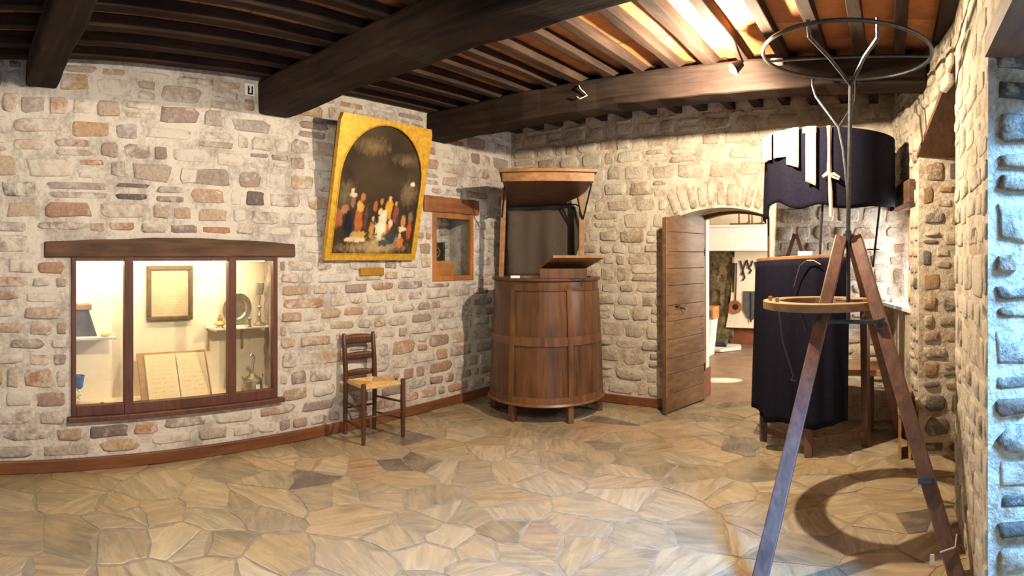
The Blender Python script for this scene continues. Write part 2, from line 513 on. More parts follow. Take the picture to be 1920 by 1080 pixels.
def courses(u0, u1, v0, v1, holes, fn, rng, rows=(0.09, 0.165), widths=(0.11, 0.42), gap=0.013, proud=(0.003, 0.018), wob=0.03, flip=False, wash=(0, 1), top=None):
    out = []
    v = v0
    while v < v1 - 0.04:
        h = rng.uniform(*rows)
        if v + h > v1: h = v1 - v
        u = u0 + rng.uniform(-0.1, 0.0)
        while u < u1 - 0.03:
            w = rng.uniform(*widths) * (1.2 if rng.random() < 0.15 else 1)
            a0, a1 = max(u, u0), min(u + w, u1)
            u += w
            parts = [(v, v + h)]
            if rng.random() < 0.14 and h > 0.12: parts = [(v, v + h * 0.5), (v + h * 0.5, v + h)]
            for (b0, b1) in parts:
                dv = wob * noise.noise(Vector((a0 * 0.9 + 3.1, v * 1.7, 5.5)))
                q0, q1 = a0 + gap * rng.uniform(0.3, 1.0), a1 - gap * rng.uniform(0.3, 1.0)
                r0, r1 = b0 + dv + gap * rng.uniform(0.3, 0.8), b1 + dv - gap * rng.uniform(0.3, 0.8)
                r0 += rng.uniform(0, 0.15) * h * (rng.random() < 0.4)
                r0 = max(r0, v0); r1 = min(r1, v1)
                ok = True
                for (hu0, hu1, hv0, hv1) in holes:
                    if q1 > hu0 and q0 < hu1 and r1 > hv0 and r0 < hv1:
                        # trim to the larger free side
                        cand = [(q0, min(q1, hu0 - 0.008), r0, r1), (max(q0, hu1 + 0.008), q1, r0, r1), (q0, q1, r0, min(r1, hv0 - 0.008)), (q0, q1, max(r0, hv1 + 0.008), r1)]
                        cand = [c for c in cand if c[1] - c[0] > 0.045 and c[3] - c[2] > 0.035]
                        if not cand: ok = False; break
                        q0, q1, r0, r1 = max(cand, key=lambda c: (c[1] - c[0]) * (c[3] - c[2]))
                if not ok or q1 - q0 < 0.04 or r1 - r0 < 0.03: continue
                vs, fs = rubble_stone(q0, q1, r0, r1, fn, rng, rng.uniform(*proud))
                if flip: fs = [f[::-1] for f in fs]
                c = fn((q0 + q1) / 2, (r0 + r1) / 2, 0)
                e0, e1 = fn(q0, r0, 0), fn(q1, r1, 0)
                pa, pb, pc = px(*e0), px(*e1), px(*c)
                size = abs(pa[0] - pb[0]) * abs(pa[1] - pb[1])
                out.append((vs, fs, rng.random(), rng.uniform(*wash), size, seen(*c)))
        v += h
    return out

def panels(u0, u1, v0, v1, holes):
    us = sorted({u0, u1, *[h[0] for h in holes], *[h[1] for h in holes]})
    vs = sorted({v0, v1, *[h[2] for h in holes], *[h[3] for h in holes]})
    us = [u for u in us if u0 <= u <= u1]; vs = [v for v in vs if v0 <= v <= v1]
    for a, b in zip(us, us[1:]):
        for c, d in zip(vs, vs[1:]):
            m = ((a + b) / 2, (c + d) / 2)
            if not any(h[0] < m[0] < h[1] and h[2] < m[1] < h[3] for h in holes):
                yield a, b, c, d

# ------------------------------------------------------------------ the setting
XL, YB = -4.06, 5.40          # inner faces of the left and the back wall
ZW = 3.05                     # walls run up behind the ceiling
CASE = (0.72, 2.36, 0.38, 1.50)
NICHE = (4.11, 4.72, 1.26, 1.94)

# floor: grout bed and crazy-paved flagstones
floor = struct(obj('floor', MB().box(XL - 0.1, 1.2, -2.2, 5.9, -0.12, -0.0045), 'floor_grout'))
def flagstones():
    rng = random.Random(11)
    step = 0.265
    seeds = []
    SX = 0.86
    y = -0.2
    while y < 5.75:
        x = XL - 0.15
        row = rng.uniform(0, step)
        while x < 1.15:
            if rng.random() > 0.24:
                seeds.append(((x + row + rng.uniform(-0.2, 0.2)) * SX, y + rng.uniform(-0.18, 0.18)))
            x += step
        y += step * 0.92
    bx = (XL * SX, 0.98 * SX, -0.15, 5.86)
    out = []
    for i, s in enumerate(seeds):
        poly = [(bx[0], bx[2]), (bx[1], bx[2]), (bx[1], bx[3]), (bx[0], bx[3])]
        near = sorted(range(len(seeds)), key=lambda k: (seeds[k][0] - s[0]) ** 2 + (seeds[k][1] - s[1]) ** 2)[1:22]
        for k in near:
            q = seeds[k]
            mx, my = (s[0] + q[0]) / 2, (s[1] + q[1]) / 2
            nx, ny = q[0] - s[0], q[1] - s[1]
            res = []
            for a, b in zip(poly, poly[1:] + poly[:1]):
                da = (a[0] - mx) * nx + (a[1] - my) * ny
                db = (b[0] - mx) * nx + (b[1] - my) * ny
                if da <= 0: res.append(a)
                if (da < 0) != (db < 0):
                    t = da / (da - db); res.append((a[0] + (b[0] - a[0]) * t, a[1] + (b[1] - a[1]) * t))
            poly = res
            if len(poly) < 3: break
        if len(poly) < 3: continue
        poly = [(u / SX, v) for u, v in poly]
        # inside the room only
        cx = sum(p[0] for p in poly) / len(poly); cy = sum(p[1] for p in poly) / len(poly)
        if cx < XL or cy > 5.82 or (cy > YB and not -2.05 < cx < -1.15): continue
        # drop very short edges, shrink for the joint
        pl = []
        for a, b in zip(poly, poly[1:] + poly[:1]):
            if math.hypot(a[0] - b[0], a[1] - b[1]) > 0.03: pl.append(a)
        if len(pl) < 3: continue
        g = rng.uniform(0.004, 0.012)
        def inset(d):
            r = []
            for (x_, y_) in pl:
                L = math.hypot(x_ - cx, y_ - cy)
                k = max(0.3, 1 - d / max(L, 0.03))
                r.append((cx + (x_ - cx) * k, cy + (y_ - cy) * k))
            return r
        p0 = inset(g)
        # broken edges: extra jittered midpoints
        q = []
        for a, b in zip(p0, p0[1:] + p0[:1]):
            q.append(a)
            L = math.hypot(a[0] - b[0], a[1] - b[1])
            if L > 0.12:
                t = rng.uniform(0.35, 0.65); o = rng.uniform(-0.03, 0.01)
                nx, ny = (b[1] - a[1]) / L, -(b[0] - a[0]) / L
                q.append((a[0] + (b[0] - a[0]) * t + nx * o, a[1] + (b[1] - a[1]) * t + ny * o))
        n = len(q)
        z = rng.uniform(-0.003, 0.0)
        vs = [(x_, y_, -0.011) for x_, y_ in q] + [(x_, y_, z - 0.0012) for x_, y_ in q]
        vs += [(cx + (x_ - cx) * 0.95, cy + (y_ - cy) * 0.95, z) for x_, y_ in q]
        fs = []
        for j in (0, 1):
            fs += [(j * n + k, j * n + (k + 1) % n, (j + 1) * n + (k + 1) % n, (j + 1) * n + k) for k in range(n)]
        fs.append(tuple(2 * n + k for k in range(n)))
        xs = [px(x_, y_, 0) for x_, y_ in q]
        size = (max(t[0] for t in xs) - min(t[0] for t in xs)) * (max(t[1] for t in xs) - min(t[1] for t in xs))
        tone = rng.random() * 0.95 if rng.random() > 0.03 else 1.0
        out.append((vs, fs, tone, rng.random(), size, seen(cx, cy, 0, 60)))
    emit_pieces(out, 'flagstone', 'flagstone', floor, 300, False)
flagstones()

# left wall, with the display case recess and the small niche
def fl(u, v, d): return (XL + d, u, v)
mb = MB()
for a, b, c, d in panels(-2.2, 6.0, -0.1, ZW, [CASE, NICHE]):
    mb.box(XL - 0.05, XL, a, b, c, d)
for a, b, c, d in panels(-2.2, 6.0, -0.1, ZW, [(CASE[0] - 0.12, CASE[1] + 0.16, CASE[2] - 0.02, CASE[3] + 0.02), NICHE]):
    mb.box(XL - 0.62, XL - 0.05, a, b, c, d)
wall_left = struct(obj('wall_left', mb, 'left_mortar'))
mb = MB()
X0, X1 = XL - 0.62, XL - 0.05
a, b, c, d = CASE
mb.box(X0, XL - 0.46, a - 0.12, b + 0.16, c - 0.02, d + 0.02)
mb.box(XL - 0.46, X1, a - 0.12, a - 0.06, c - 0.02, d + 0.02)
mb.box(XL - 0.46, XL - 0.05, a - 0.1, b + 0.15, d - 0.012, d + 0.02)
mb.box(XL - 0.46, XL - 0.05, a - 0.1, b + 0.15, c - 0.02, c + 0.003)
obj('recess_lining', mb, 'plaster_cream', wall_left)
mb = MB().grid(10, 30, lambda s, t: (XL - 0.45 + 0.42 * s, b + 0.02 + 0.12 * (1 - s) - 0.03 * abs(noise.noise(Vector((s * 3, t * 9, 1)))), c + (d - c) * t))
obj('rough_reveal', mb, 'left_stone', wall_left)
a, b, c, d = NICHE
obj('niche_lining', MB().box(X0, XL - 0.34, a - 0.02, b + 0.02, c - 0.02, d + 0.02), 'left_mortar', wall_left)
lw_holes = [(CASE[0] - 0.02, CASE[1] + 0.02, CASE[2] - 0.05, CASE[3]), (0.50, 2.54, 1.48, 1.665),
            (NICHE[0] - 0.01, NICHE[1] + 0.01, NICHE[2] - 0.01, NICHE[3]), (3.97, 4.81, 1.92, 2.115),
            (0.38, 0.62, 2.66, 3.1), (2.17, 2.52, 2.59, 3.1), (4.0, 4.32, 2.60, 3.1), (2.05, 2.17, 2.74, 2.86)]
emit_pieces(courses(-0.3, YB - 0.02, 0.10, 2.86, lw_holes, fl, random.Random(3), wash=(-0.45, 0.75)), 'stone', 'left_stone', wall_left, 300)
rng = random.Random(31)
emit_pieces(courses(NICHE[0] + 0.01, NICHE[1] - 0.01, NICHE[2] + 0.01, NICHE[3], [], lambda u, v, d: (XL - 0.335 + d, u, v), rng, (0.12, 0.2), (0.15, 0.3)), 'niche_stone', 'left_stone', wall_left, 300)

# back wall with the arched door recess
DX0, DX1, DZ, DR = -2.08, -1.12, 1.88, 0.095
def arch_z(x, x0=DX0, x1=DX1, z=DZ, rise=DR):
    t = (x - (x0 + x1) / 2) / ((x1 - x0) / 2)
    return z + rise * (1 - t * t)
def fb(u, v, d): return (u, YB - d, v)
mb = MB()
mb.box(XL - 0.1, DX0, YB, YB + 0.44, -0.1, ZW)
mb.box(DX1, 0.75, YB, YB + 0.44, -0.1, ZW)
n = 16
for i in range(n):
    xa, xb = DX0 + (DX1 - DX0) * i / n, DX0 + (DX1 - DX0) * (i + 1) / n
    za, zb = arch_z(xa), arch_z(xb)
    mb.add([(xa, YB, za), (xb, YB, zb), (xb, YB, ZW), (xa, YB, ZW), (xa, YB + 0.44, za), (xb, YB + 0.44, zb), (xb, YB + 0.44, ZW), (xa, YB + 0.44, ZW)],
           [(0, 1, 2, 3), (4, 7, 6, 5), (0, 4, 5, 1)])
wall_back = struct(obj('wall_back', mb, 'back_mortar'))
stones = courses(XL + 0.02, 0.16, 0.10, 2.92, [(DX0 - 0.03, DX1 + 0.06, 0, DZ), (DX0 - 0.06, DX1 + 0.08, DZ - 0.05, 2.26)], fb, random.Random(5), rows=(0.10, 0.18), widths=(0.12, 0.36), gap=0.010, proud=(0.002, 0.020), flip=False, wash=(-0.1, 0.9))
rng = random.Random(12)
nv = 11
for i in range(nv):                                     # voussoirs standing over the arch
    xa, xb = DX0 + (DX1 - DX0) * i / nv, DX0 + (DX1 - DX0) * (i + 1) / nv
    xm = (xa + xb) / 2
    lean = -0.42 * (xm - (DX0 + DX1) / 2) / ((DX1 - DX0) / 2)
    h = rng.uniform(0.20, 0.27)
    z0 = arch_z(xm) + 0.012
    cu, cv = xm - math.sin(lean) * h / 2, z0 + h / 2
    w = (xb - xa) * rng.uniform(0.78, 0.95)
    vs, fs = rubble_stone(cu - w / 2, cu + w / 2, cv - h / 2, cv + h / 2, fb, rng, rng.uniform(0.008, 0.02), 0.10, lean)
    stones.append((vs, fs, rng.random(), 0.2, 2000, True))
emit_pieces(stones, 'stone', 'back_stone', wall_back, 300)
# thinner rear leaf of the wall with the door frame's opening, limewashed on the far side
mb = MB()
mb.box(XL - 0.1, -1.95, YB + 0.44, YB + 0.74, -0.1, ZW)
mb.box(-1.20, 0.75, YB + 0.44, YB + 0.74, -0.1, ZW)
mb.box(-1.95, -1.20, YB + 0.44, YB + 0.74, 1.985, ZW)
struct(obj('wall_doorway', mb, 'plaster_white'))

# right wall: pier, alcove, pier and window
RW = [(0.03, 5.40), (0.22, 4.42), (0.385, 3.41), (0.385, 2.27)]
mb = MB()
def wallquad(pts, z0, z1):          # a prism over a plan outline
    n = len(pts)
    mb.add([(x, y, z0) for x, y in pts] + [(x, y, z1) for x, y in pts], [tuple(range(n))[::-1], tuple(range(n, 2 * n))] + [(i, (i + 1) % n, n + (i + 1) % n, n + i) for i in range(n)])
WY0, WY1 = 4.70, 5.36                # window in the right wall
def rx(y):
    for (xa, ya), (xb, yb) in zip(RW, RW[1:]):
        if yb <= y <= ya: return xa + (xb - xa) * (ya - y) / (ya - yb)
    return RW[-1][0] if y < RW[-1][1] else RW[0][0]
TH = 0.95
wallquad([(rx(WY0), WY0), (rx(4.42), 4.42), (TH, 4.42), (TH, WY0)], -0.1, ZW)                    # pier beyond the alcove
wallquad([(rx(5.4), 5.4), (rx(WY0), WY0), (TH, WY0), (TH, 5.4)], -0.1, 1.07)                     # below the window
wallquad([(rx(5.4), 5.4), (rx(WY0), WY0), (TH, WY0), (TH, 5.4)], 1.93, ZW)                       # above the window
mb.add([(rx(4.42), 4.42, 2.27), (rx(3.41), 3.41, 2.66), (TH, 3.41, 2.66), (TH, 4.42, 2.27), (rx(4.42), 4.42, ZW), (rx(3.41), 3.41, ZW), (TH, 3.41, ZW), (TH, 4.42, ZW)],
       [(0, 3, 2, 1), (4, 5, 6, 7), (0, 1, 5, 4), (1, 2, 6, 5), (2, 3, 7, 6), (3, 0, 4, 7)])     # above the alcove
wallquad([(0.385, 3.41), (0.385, 2.27), (TH, 2.27), (TH, 3.41)], -0.1, ZW)                       # near pier
wallquad([(0.385, 2.27), (0.385, -0.1), (TH, -0.1), (TH, 2.27)], 2.33, ZW)                       # above the doorway
wallquad([(0.385, -0.1), (0.385, -2.2), (TH, -2.2), (TH, -0.1)], -0.1, ZW)                       # behind the camera
wallquad([(TH, 4.42), (TH, 3.41), (TH + 0.15, 3.41), (TH + 0.15, 4.42)], -0.1, ZW)               # back of the alcove
wall_right = struct(obj('wall_right', mb, 'right_mortar'))
struct(obj('wall_rear', MB().box(XL - 0.1, TH, -2.4, -2.2, -0.1, ZW), 'left_mortar'))
rs = []
def fr(xa, ya, xb, yb):
    d_ = Vector((xb - xa, yb - ya, 0)).normalized(); nrm = Vector((-d_.y, d_.x, 0))
    if nrm.x > 0: nrm = -nrm
    return lambda u, v, d: (xa + d_.x * u + nrm.x * d, ya + d_.y * u + nrm.y * d, v)
rg = random.Random(21)
rs += courses(0.0, 0.63, 0.02, 2.26, [], lambda u, v, d: (0.24 + u, 4.42 - d, v), rg, (0.09, 0.19), (0.12, 0.28), 0.02, (0.004, 0.02), wash=(-0.3, 0.7))       # jamb of the alcove, facing the room
rs += courses(0.01, 0.55, 0.02, 2.31, [], lambda u, v, d: (0.385 + u, 2.27 - d, v), rg, (0.12, 0.22), (0.18, 0.34), 0.022, (0.005, 0.03), wash=(-0.2, 0.6))        # jamb of the doorway
rs += courses(0.0, 1.14, 0.02, 2.95, [], fr(0.385, 3.41, 0.385, 2.27), rg, (0.10, 0.22), (0.14, 0.36), 0.012, (0.0, 0.012), wash=(0.5, 1.5))                   # near pier face
rs += courses(0.0, 1.02, 2.5, 2.95, [(0.0, 1.1, 0, 2.52)], fr(0.22, 4.42, 0.385, 3.41), rg, (0.10, 0.18), (0.12, 0.30), 0.02, (0.005, 0.03), wash=(0.5, 1.3))
rs += courses(0.0, 0.28, 0.02, 2.9, [], fr(rx(4.70), 4.70, 0.22, 4.42), rg, (0.10, 0.18), (0.10, 0.2), 0.02, (0.004, 0.02), wash=(0.5, 1.3))
rs += courses(0.0, 0.70, 2.12, 2.9, [], fr(0.03, 5.40, rx(4.70), 4.70), rg, (0.10, 0.18), (0.12, 0.3), 0.02, (0.004, 0.02), wash=(0.5, 1.3))
emit_pieces(rs, 'stone', 'right_stone', wall_right, 300)
# timber soffits over the alcove, the doorway and the window
mb = MB().add([(0.205, 4.44, 2.245), (0.375, 3.40, 2.635), (TH, 3.40, 2.635), (TH, 4.44, 2.245), (0.205, 4.44, 2.285), (0.375, 3.40, 2.675), (TH, 3.40, 2.675), (TH, 4.44, 2.285)],
              [(0, 3, 2, 1), (4, 5, 6, 7), (0, 1, 5, 4), (1, 2, 6, 5), (2, 3, 7, 6), (3, 0, 4, 7)])
wood('soffit_wood', (0.10, 0.05, 0.028), (0.22, 0.12, 0.07), 'Y', 0.6, 0.8, 0.4)
obj('alcove_lintel', mb, 'soffit_wood', wall_right)
obj('doorway_lintel', MB().box(0.37, 0.62, -0.1, 2.26, 2.28, 2.36), 'soffit_wood', wall_right)
mb = MB().bar((rx(5.38) - 0.0, 5.38, 2.01), (rx(4.55), 4.50, 2.01), 0.10, 0.18)
obj('window_lintel', mb, 'lintel_wood', wall_right, 0.006)

# window near the far corner
w1 = thing('window_1', 'small orange-brown casement window deep beside the far corner', 'window', (0.20, 5.03, 1.07)); del w1['category']; struct(w1)
mb = MB()
mb.box(0.17, 0.25, 5.29, 5.34, 1.09, 1.92); mb.box(0.19, 0.25, 4.71, 4.76, 1.09, 1.92); mb.box(0.19, 0.25, 4.76, 5.29, 1.86, 1.92); mb.box(0.19, 0.25, 4.76, 5.29, 1.09, 1.15)
obj('window_frame', mb, 'niche_frame_wood', w1, 0.004)
obj('glazing_bar', MB().box(0.205, 0.235, 4.76, 5.29, 1.49, 1.52), 'niche_frame_wood', w1)
obj('pane', MB().box(0.217, 0.222, 4.76, 5.29, 1.15, 1.49), 'pane_glass', w1)
obj('pane', MB().box(0.217, 0.222, 4.76, 5.29, 1.52, 1.86), 'pane_glass', w1)
mb = MB().tube([(0.165, 5.285, 1.40), (0.15, 5.28, 1.40), (0.15, 5.28, 1.44)], 0.006, 6).tube([(0.165, 5.285, 1.36), (0.165, 5.285, 1.45)], 0.006, 6)
obj('window_handle', mb, 'pewter', w1)
obj('window_sill', MB().add([(-0.06, 5.39, 1.055), (0.16, 4.66, 1.055), (0.30, 4.66, 1.055), (0.30, 5.39, 1.055), (-0.06, 5.39, 1.085), (0.16, 4.66, 1.085), (0.30, 4.66, 1.085), (0.30, 5.39, 1.085)],
    [(0, 3, 2, 1), (4, 5, 6, 7), (0, 1, 5, 4), (1, 2, 6, 5), (2, 3, 7, 6), (3, 0, 4, 7)]), 'sill_marble', w1)

# baseboards
mb = MB().box(XL, XL + 0.028, -2.2, YB, 0.0, 0.088)
struct(obj('baseboard_left', mb, 'baseboard_wood', None, 0.006))
struct(obj('baseboard_back', MB().box(XL, DX0, YB - 0.028, YB, 0.0, 0.085), 'baseboard_wood', None, 0.006))

# ceiling: terracotta tiles on joists
def jz(y): return 2.85 + 0.012 * y
ceiling = struct(obj('ceiling', MB().box(XL - 0.1, TH, -2.3, 5.9, 3.03, 3.12), 'beam_wood'))
BEAMS = [(0.40, 0.62, 2.685), (2.19, 2.49, 2.625), (4.03, 4.29, 2.645)]
bays = [(-2.2, 0.51), (0.51, 2.34), (2.34, 4.16), (4.16, 5.42)]
rng = random.Random(44)
NJ = 17
def rough_bar(x0, x1, y0, y1, z0f, z1f, along='Y', seg=10, amp=0.008, rng=rng):
    """hewn timber: a box cut into segments with slightly uneven edges"""
    m_ = MB(); vs = []
    sd = rng.uniform(0, 50)
    for i in range(seg + 1):
        t = i / seg
        for k, (a_, b_) in enumerate(((0, 0), (1, 0), (1, 1), (0, 1))):
            e1 = amp * noise.noise(Vector((t * seg * 0.55 + sd, k * 3.7, 0))); e2 = amp * noise.noise(Vector((t * seg * 0.55 + sd, k * 3.7, 9)))
            if along == 'Y':
                y = y0 + (y1 - y0) * t
                vs.append((x0 + (x1 - x0) * a_ + e1, y, (z1f(y) if b_ else z0f(y)) + e2))
            else:
                x = x0 + (x1 - x0) * t
                vs.append((x, y0 + (y1 - y0) * a_ + e1, (z1f(x) if b_ else z0f(x)) + e2))
    fs = [(0, 1, 2, 3), tuple(4 * seg + k for k in (3, 2, 1, 0))]
    for i in range(seg):
        fs += [(4 * i + k, 4 * i + (k + 1) % 4, 4 * i + 4 + (k + 1) % 4, 4 * i + 4 + k) for k in range(4)]
    return m_.add(vs, fs)
tiles = []
for bi, (ya, yb) in enumerate(bays):
    for j in range(NJ):
        xc = -3.99 + 0.27 * j + rng.uniform(-0.012, 0.012) + (0.06 if bi % 2 else 0.0)
        w = rng.uniform(0.072, 0.095)
        if xc - w / 2 < XL: xc = XL + w / 2 + 0.002
        if xc > (0.16 if bi == 3 else 0.42): continue
        dz = rng.uniform(-0.008, 0.008)
        m_ = rough_bar(xc - w / 2, xc + w / 2, ya, yb, lambda y: jz(y) + dz, lambda y: jz(y) + 0.075, 'Y', 8, 0.007, rng)
        obj('joist', m_, 'joist_wood', ceiling, 0.006)
for j in range(NJ + 1):
    x0 = -3.99 - 0.27 + 0.27 * j
    y = -0.4
    k = 0
    while y < 5.42:
        y2 = min(y + 0.335, 5.42)
        xa, xb = max(x0 + 0.002, XL), x0 + 0.268
        if xb > XL + 0.02 and xa < 0.45:
            z = lambda yy: jz(yy) + 0.078 + 0.004 * ((k * 7 + j * 3) % 3 - 1) * 0.3
            vs = [(xa, y + 0.002, z(y)), (xb, y + 0.002, z(y)), (xb, y2 - 0.002, z(y2)), (xa, y2 - 0.002, z(y2)), (xa, y + 0.002, z(y) + 0.03), (xb, y + 0.002, z(y) + 0.03), (xb, y2 - 0.002, z(y2) + 0.03), (xa, y2 - 0.002, z(y2) + 0.03)]
            fs = [(0, 3, 2, 1), (4, 5, 6, 7), (0, 1, 5, 4), (1, 2, 6, 5), (2, 3, 7, 6), (3, 0, 4, 7)]
            c = ((xa + xb) / 2, (y + y2) / 2, z(y))
            pa, pb = px(*vs[0]), px(*vs[2])
            tiles.append((vs, fs, rng.random(), 0, abs(pa[0] - pb[0]) * abs(pa[1] - pb[1]), seen(*c, 10)))
        y = y2; k += 1
emit_pieces(tiles, 'terracotta_tile', 'terracotta_tile', ceiling, 300, False)

# main beams
def beam(y0, y1, zb, x1, label, dz=0.018, seed=1):
    m_ = rough_bar(XL - 0.25, x1, y0, y1, lambda x: zb + dz * (x - XL), lambda x: jz((y0 + y1) / 2) + 0.004, 'X', 26, 0.022, random.Random(seed))
    m_.smooth = False
    return tag(obj('ceiling_beam', m_, 'beam_wood', None, 0.02, at=(XL, (y0 + y1) / 2, zb)), label, 'beam')
beam(*BEAMS[0], 0.5, 'dark hewn ceiling beam ending in the wall above the left end of the display case', seed=2)
beam(*BEAMS[1], 0.5, 'massive dark hewn ceiling beam ending in the wall between display case and painting', seed=5)
beam(*BEAMS[2], 0.26, 'dark hewn ceiling beam carrying the spotlight, between the painting and the alcove wall', 0.012, seed=8)

# ------------------------------------------------------------------ display case in the left wall
dc = thing('display_case', 'brown-framed glazed display case with three panes, built into the stone wall', 'display case', (XL, 1.54, 0.38))
a, b, c, d = CASE
xf = XL - 0.005
def frame_bar(y0, y1, z0, z1, name='case_frame', p=dc, mat='case_frame_wood', x0=-0.03, x1=0.02, bv=0.004):
    return obj(name, MB().box(xf + x0, xf + x1, y0, y1, z0, z1), mat, p, bv)
frame_bar(a, a + 0.035, c, d, 'frame_stile'); frame_bar(b - 0.04, b, c, d, 'frame_stile')
frame_bar(1.105, 1.172, c, d - 0.0, 'mullion', x1=0.025); frame_bar(1.925, 1.99, c, d, 'mullion', x1=0.025)
frame_bar(a + 0.035, b - 0.04, d - 0.03, d, 'head_rail')
for q0, q1 in ((a + 0.035, 1.105), (1.172, 1.925), (1.99, b - 0.04)):
    frame_bar(q0, q1, c, c + 0.075, 'bottom_rail')
    obj('pane', MB().box(xf - 0.008, xf - 0.003, q0, q1, c + 0.075, d - 0.03), 'pane_glass', dc)
obj('case_sill', MB().box(XL - 0.01, XL + 0.05, a - 0.03, b + 0.05, c - 0.035, c), 'case_frame_wood', dc, 0.005)
m_ = MB().grid(30, 10, lambda s, t: (0, 0, 0))
m_ = rough_bar(0, 0, 0, 0, lambda x: 0, lambda x: 0)
def lintel(y0, y1, z0, z1, mat, bow, seed, p, name='lintel'):
    rg_ = random.Random(seed); vs = []; seg = 20; m2 = MB()
    for i in range(seg + 1):
        t = i / seg; y = y0 + (y1 - y0) * t
        for k, (a_, b_) in enumerate(((0, 0), (1, 0), (1, 1), (0, 1))):
            e = 0.010 * noise.noise(Vector((t * 9 + seed, k * 2.3, 1)))
            zz = (z1 + bow * math.sin(PI * t)) if b_ else z0
            vs.append((XL - 0.12 if a_ == 0 else XL + 0.028 + e, y, zz + e * 0.7))
    fs = [(0, 1, 2, 3), tuple(4 * seg + k for k in (3, 2, 1, 0))]
    for i in range(seg): fs += [(4 * i + k, 4 * i + (k + 1) % 4, 4 * i + 4 + (k + 1) % 4, 4 * i + 4 + k) for k in range(4)]
    m2.add(vs, fs)
    return obj(name, m2, mat, p, 0.01)
lintel(0.53, 2.52, 1.50, 1.605, 'lintel_wood', 0.035, 3, dc)
obj('light_strip', MB().box(XL - 0.14, XL - 0.10, a + 0.06, b - 0.06, d - 0.035, d - 0.014), 'tube_glow', dc)
obj('back_light_strip', MB().box(XL - 0.30, XL - 0.27, a + 0.06, b - 0.06, d - 0.03, d - 0.014), 'tube_glow', dc)

# things in the case
def text_sheet(nu, nv, fn, base, ink, rng, lines, u0=0.1, u1=0.9, heavy=0.5):
    """a sheet with rows of illegible handwriting as fine ink marks"""
    m_ = MB().grid(nu, nv, fn)
    cols = []
    for j in range(nv):
        for i in range(nu):
            u, v = (i + 0.5) / nu, (j + 0.5) / nv
            row = v * lines
            on = (row % 1.0) < 0.42 and u0 < u < u1 and any(l0 < v < l1 for l0, l1 in ((0.06, 0.94),))
            k = heavy * rng.random() if on and rng.random() < 0.75 else 0.06 * rng.random()
            cols.append(tuple(b_ + (c_ - b_) * k for b_, c_ in zip(base, ink)))
    return m_, cols
def paint_obj(name, mb, cols, mat, parent, corner=True):
    o = obj(name, mb, mat, parent, normals=False)
    a_ = o.data.color_attributes.new('paint', 'FLOAT_COLOR', 'CORNER')
    flat = []
    for p, c_ in zip(o.data.polygons, cols):
        flat += [*c_, 1.0] * p.loop_total
    a_.data.foreach_set('color', flat)
    return o
fd = thing('framed_document', 'dark-framed handwritten document hanging on the back of the display case', 'framed document', (-4.50, 1.61, 0.99))
xk = XL - 0.455
y0, y1, z0, z1 = 1.415, 1.81, 0.985, 1.43
for q in ((y0, y1, z0, z0 + 0.035), (y0, y1, z1 - 0.035, z1), (y0, y0 + 0.035, z0 + 0.035, z1 - 0.035), (y1 - 0.035, y1, z0 + 0.035, z1 - 0.035)):
    obj('frame_side', MB().box(xk, xk + 0.035, *q), 'doc_frame', fd, 0.006)
m_, cols = text_sheet(60, 70, lambda s, t: (xk + 0.012, y0 + 0.03 + (y1 - y0 - 0.06) * s, z0 + 0.03 + (z1 - z0 - 0.06) * t), (0.52, 0.40, 0.26), (0.16, 0.07, 0.03), random.Random(4), 17, 0.08, 0.92, 0.42)
paint_obj('document', m_, cols, 'ink_on_paper', fd)
# open book on its slope
bk = thing('open_book', 'large open book with yellowed pages propped up in the display case', 'book', (-4.26, 1.61, 0.385))
def bookp(u, v, d):            # u along the width, v up the slope, d off the page
    return (-4.20 - 0.16 * v / 0.38 + d * 0.9, 1.325 + u + 0.0 * v, 0.388 + v + d * 0.4 - 0.0 * u)
obj('cover', MB().prism([(-0.035, 0.0), (0.545, 0.0), (0.545, 0.37), (-0.035, 0.37)], bookp, -0.03, -0.012), 'brown_cover', bk, 0.003)
for s0, s1 in ((0.02, 0.265), (0.275, 0.52)):
    def pg(s, t, s0=s0, s1=s1):
        u = s0 + (s1 - s0) * s
        bulge = 0.022 * math.sin(PI * (s if s0 < 0.1 else 1 - s) * 0.5 + 0.35) ** 1
        return bookp(u, 0.012 + 0.335 * t, bulge)
    m_, cols = text_sheet(40, 44, pg, (0.74, 0.60, 0.38), (0.30, 0.2, 0.1), random.Random(9), 11, 0.12, 0.88, 0.32)
    paint_obj('page', m_, cols, 'ink_on_paper', bk)
    obj('page_block', MB().prism([(s0, 0.012), (s1, 0.012), (s1, 0.347), (s0, 0.347)], bookp, -0.012, 0.004), 'paper', bk)
# left shelf and what stands on it
tag(obj('plaster_shelf', MB().box(-4.52, -4.24, 0.73, 1.10, 0.885, 0.905), 'plaster_shelf', None, 0.003, at=(-4.4, 0.9, 0.885)), 'white ledge holding the dark leather box, left part of the display case', 'shelf')
lb = thing('leather_box', 'dark tapered leather box with brown lid on the white ledge in the display case', 'box', (-4.36, 0.86, 0.905))
m_ = MB().add([(-4.43, 0.75, 0.905), (-4.30, 0.75, 0.905), (-4.30, 0.965, 0.905), (-4.43, 0.965, 0.905), (-4.41, 0.77, 1.10), (-4.32, 0.77, 1.10), (-4.32, 0.905, 1.10), (-4.41, 0.905, 1.10)],
              [(0, 3, 2, 1), (4, 5, 6, 7), (0, 1, 5, 4), (1, 2, 6, 5), (2, 3, 7, 6), (3, 0, 4, 7)])
obj('box_body', m_, 'dark_leather', lb, 0.006)
obj('box_lid', MB().box(-4.425, -4.305, 0.755, 0.925, 1.10, 1.15), 'brown_cover', lb, 0.01)
gs = thing('brass_snuffer', 'small heap-like brass snuffer lying on the white ledge in the display case', 'snuffer', (-4.30, 1.04, 0.905))
m_ = MB()
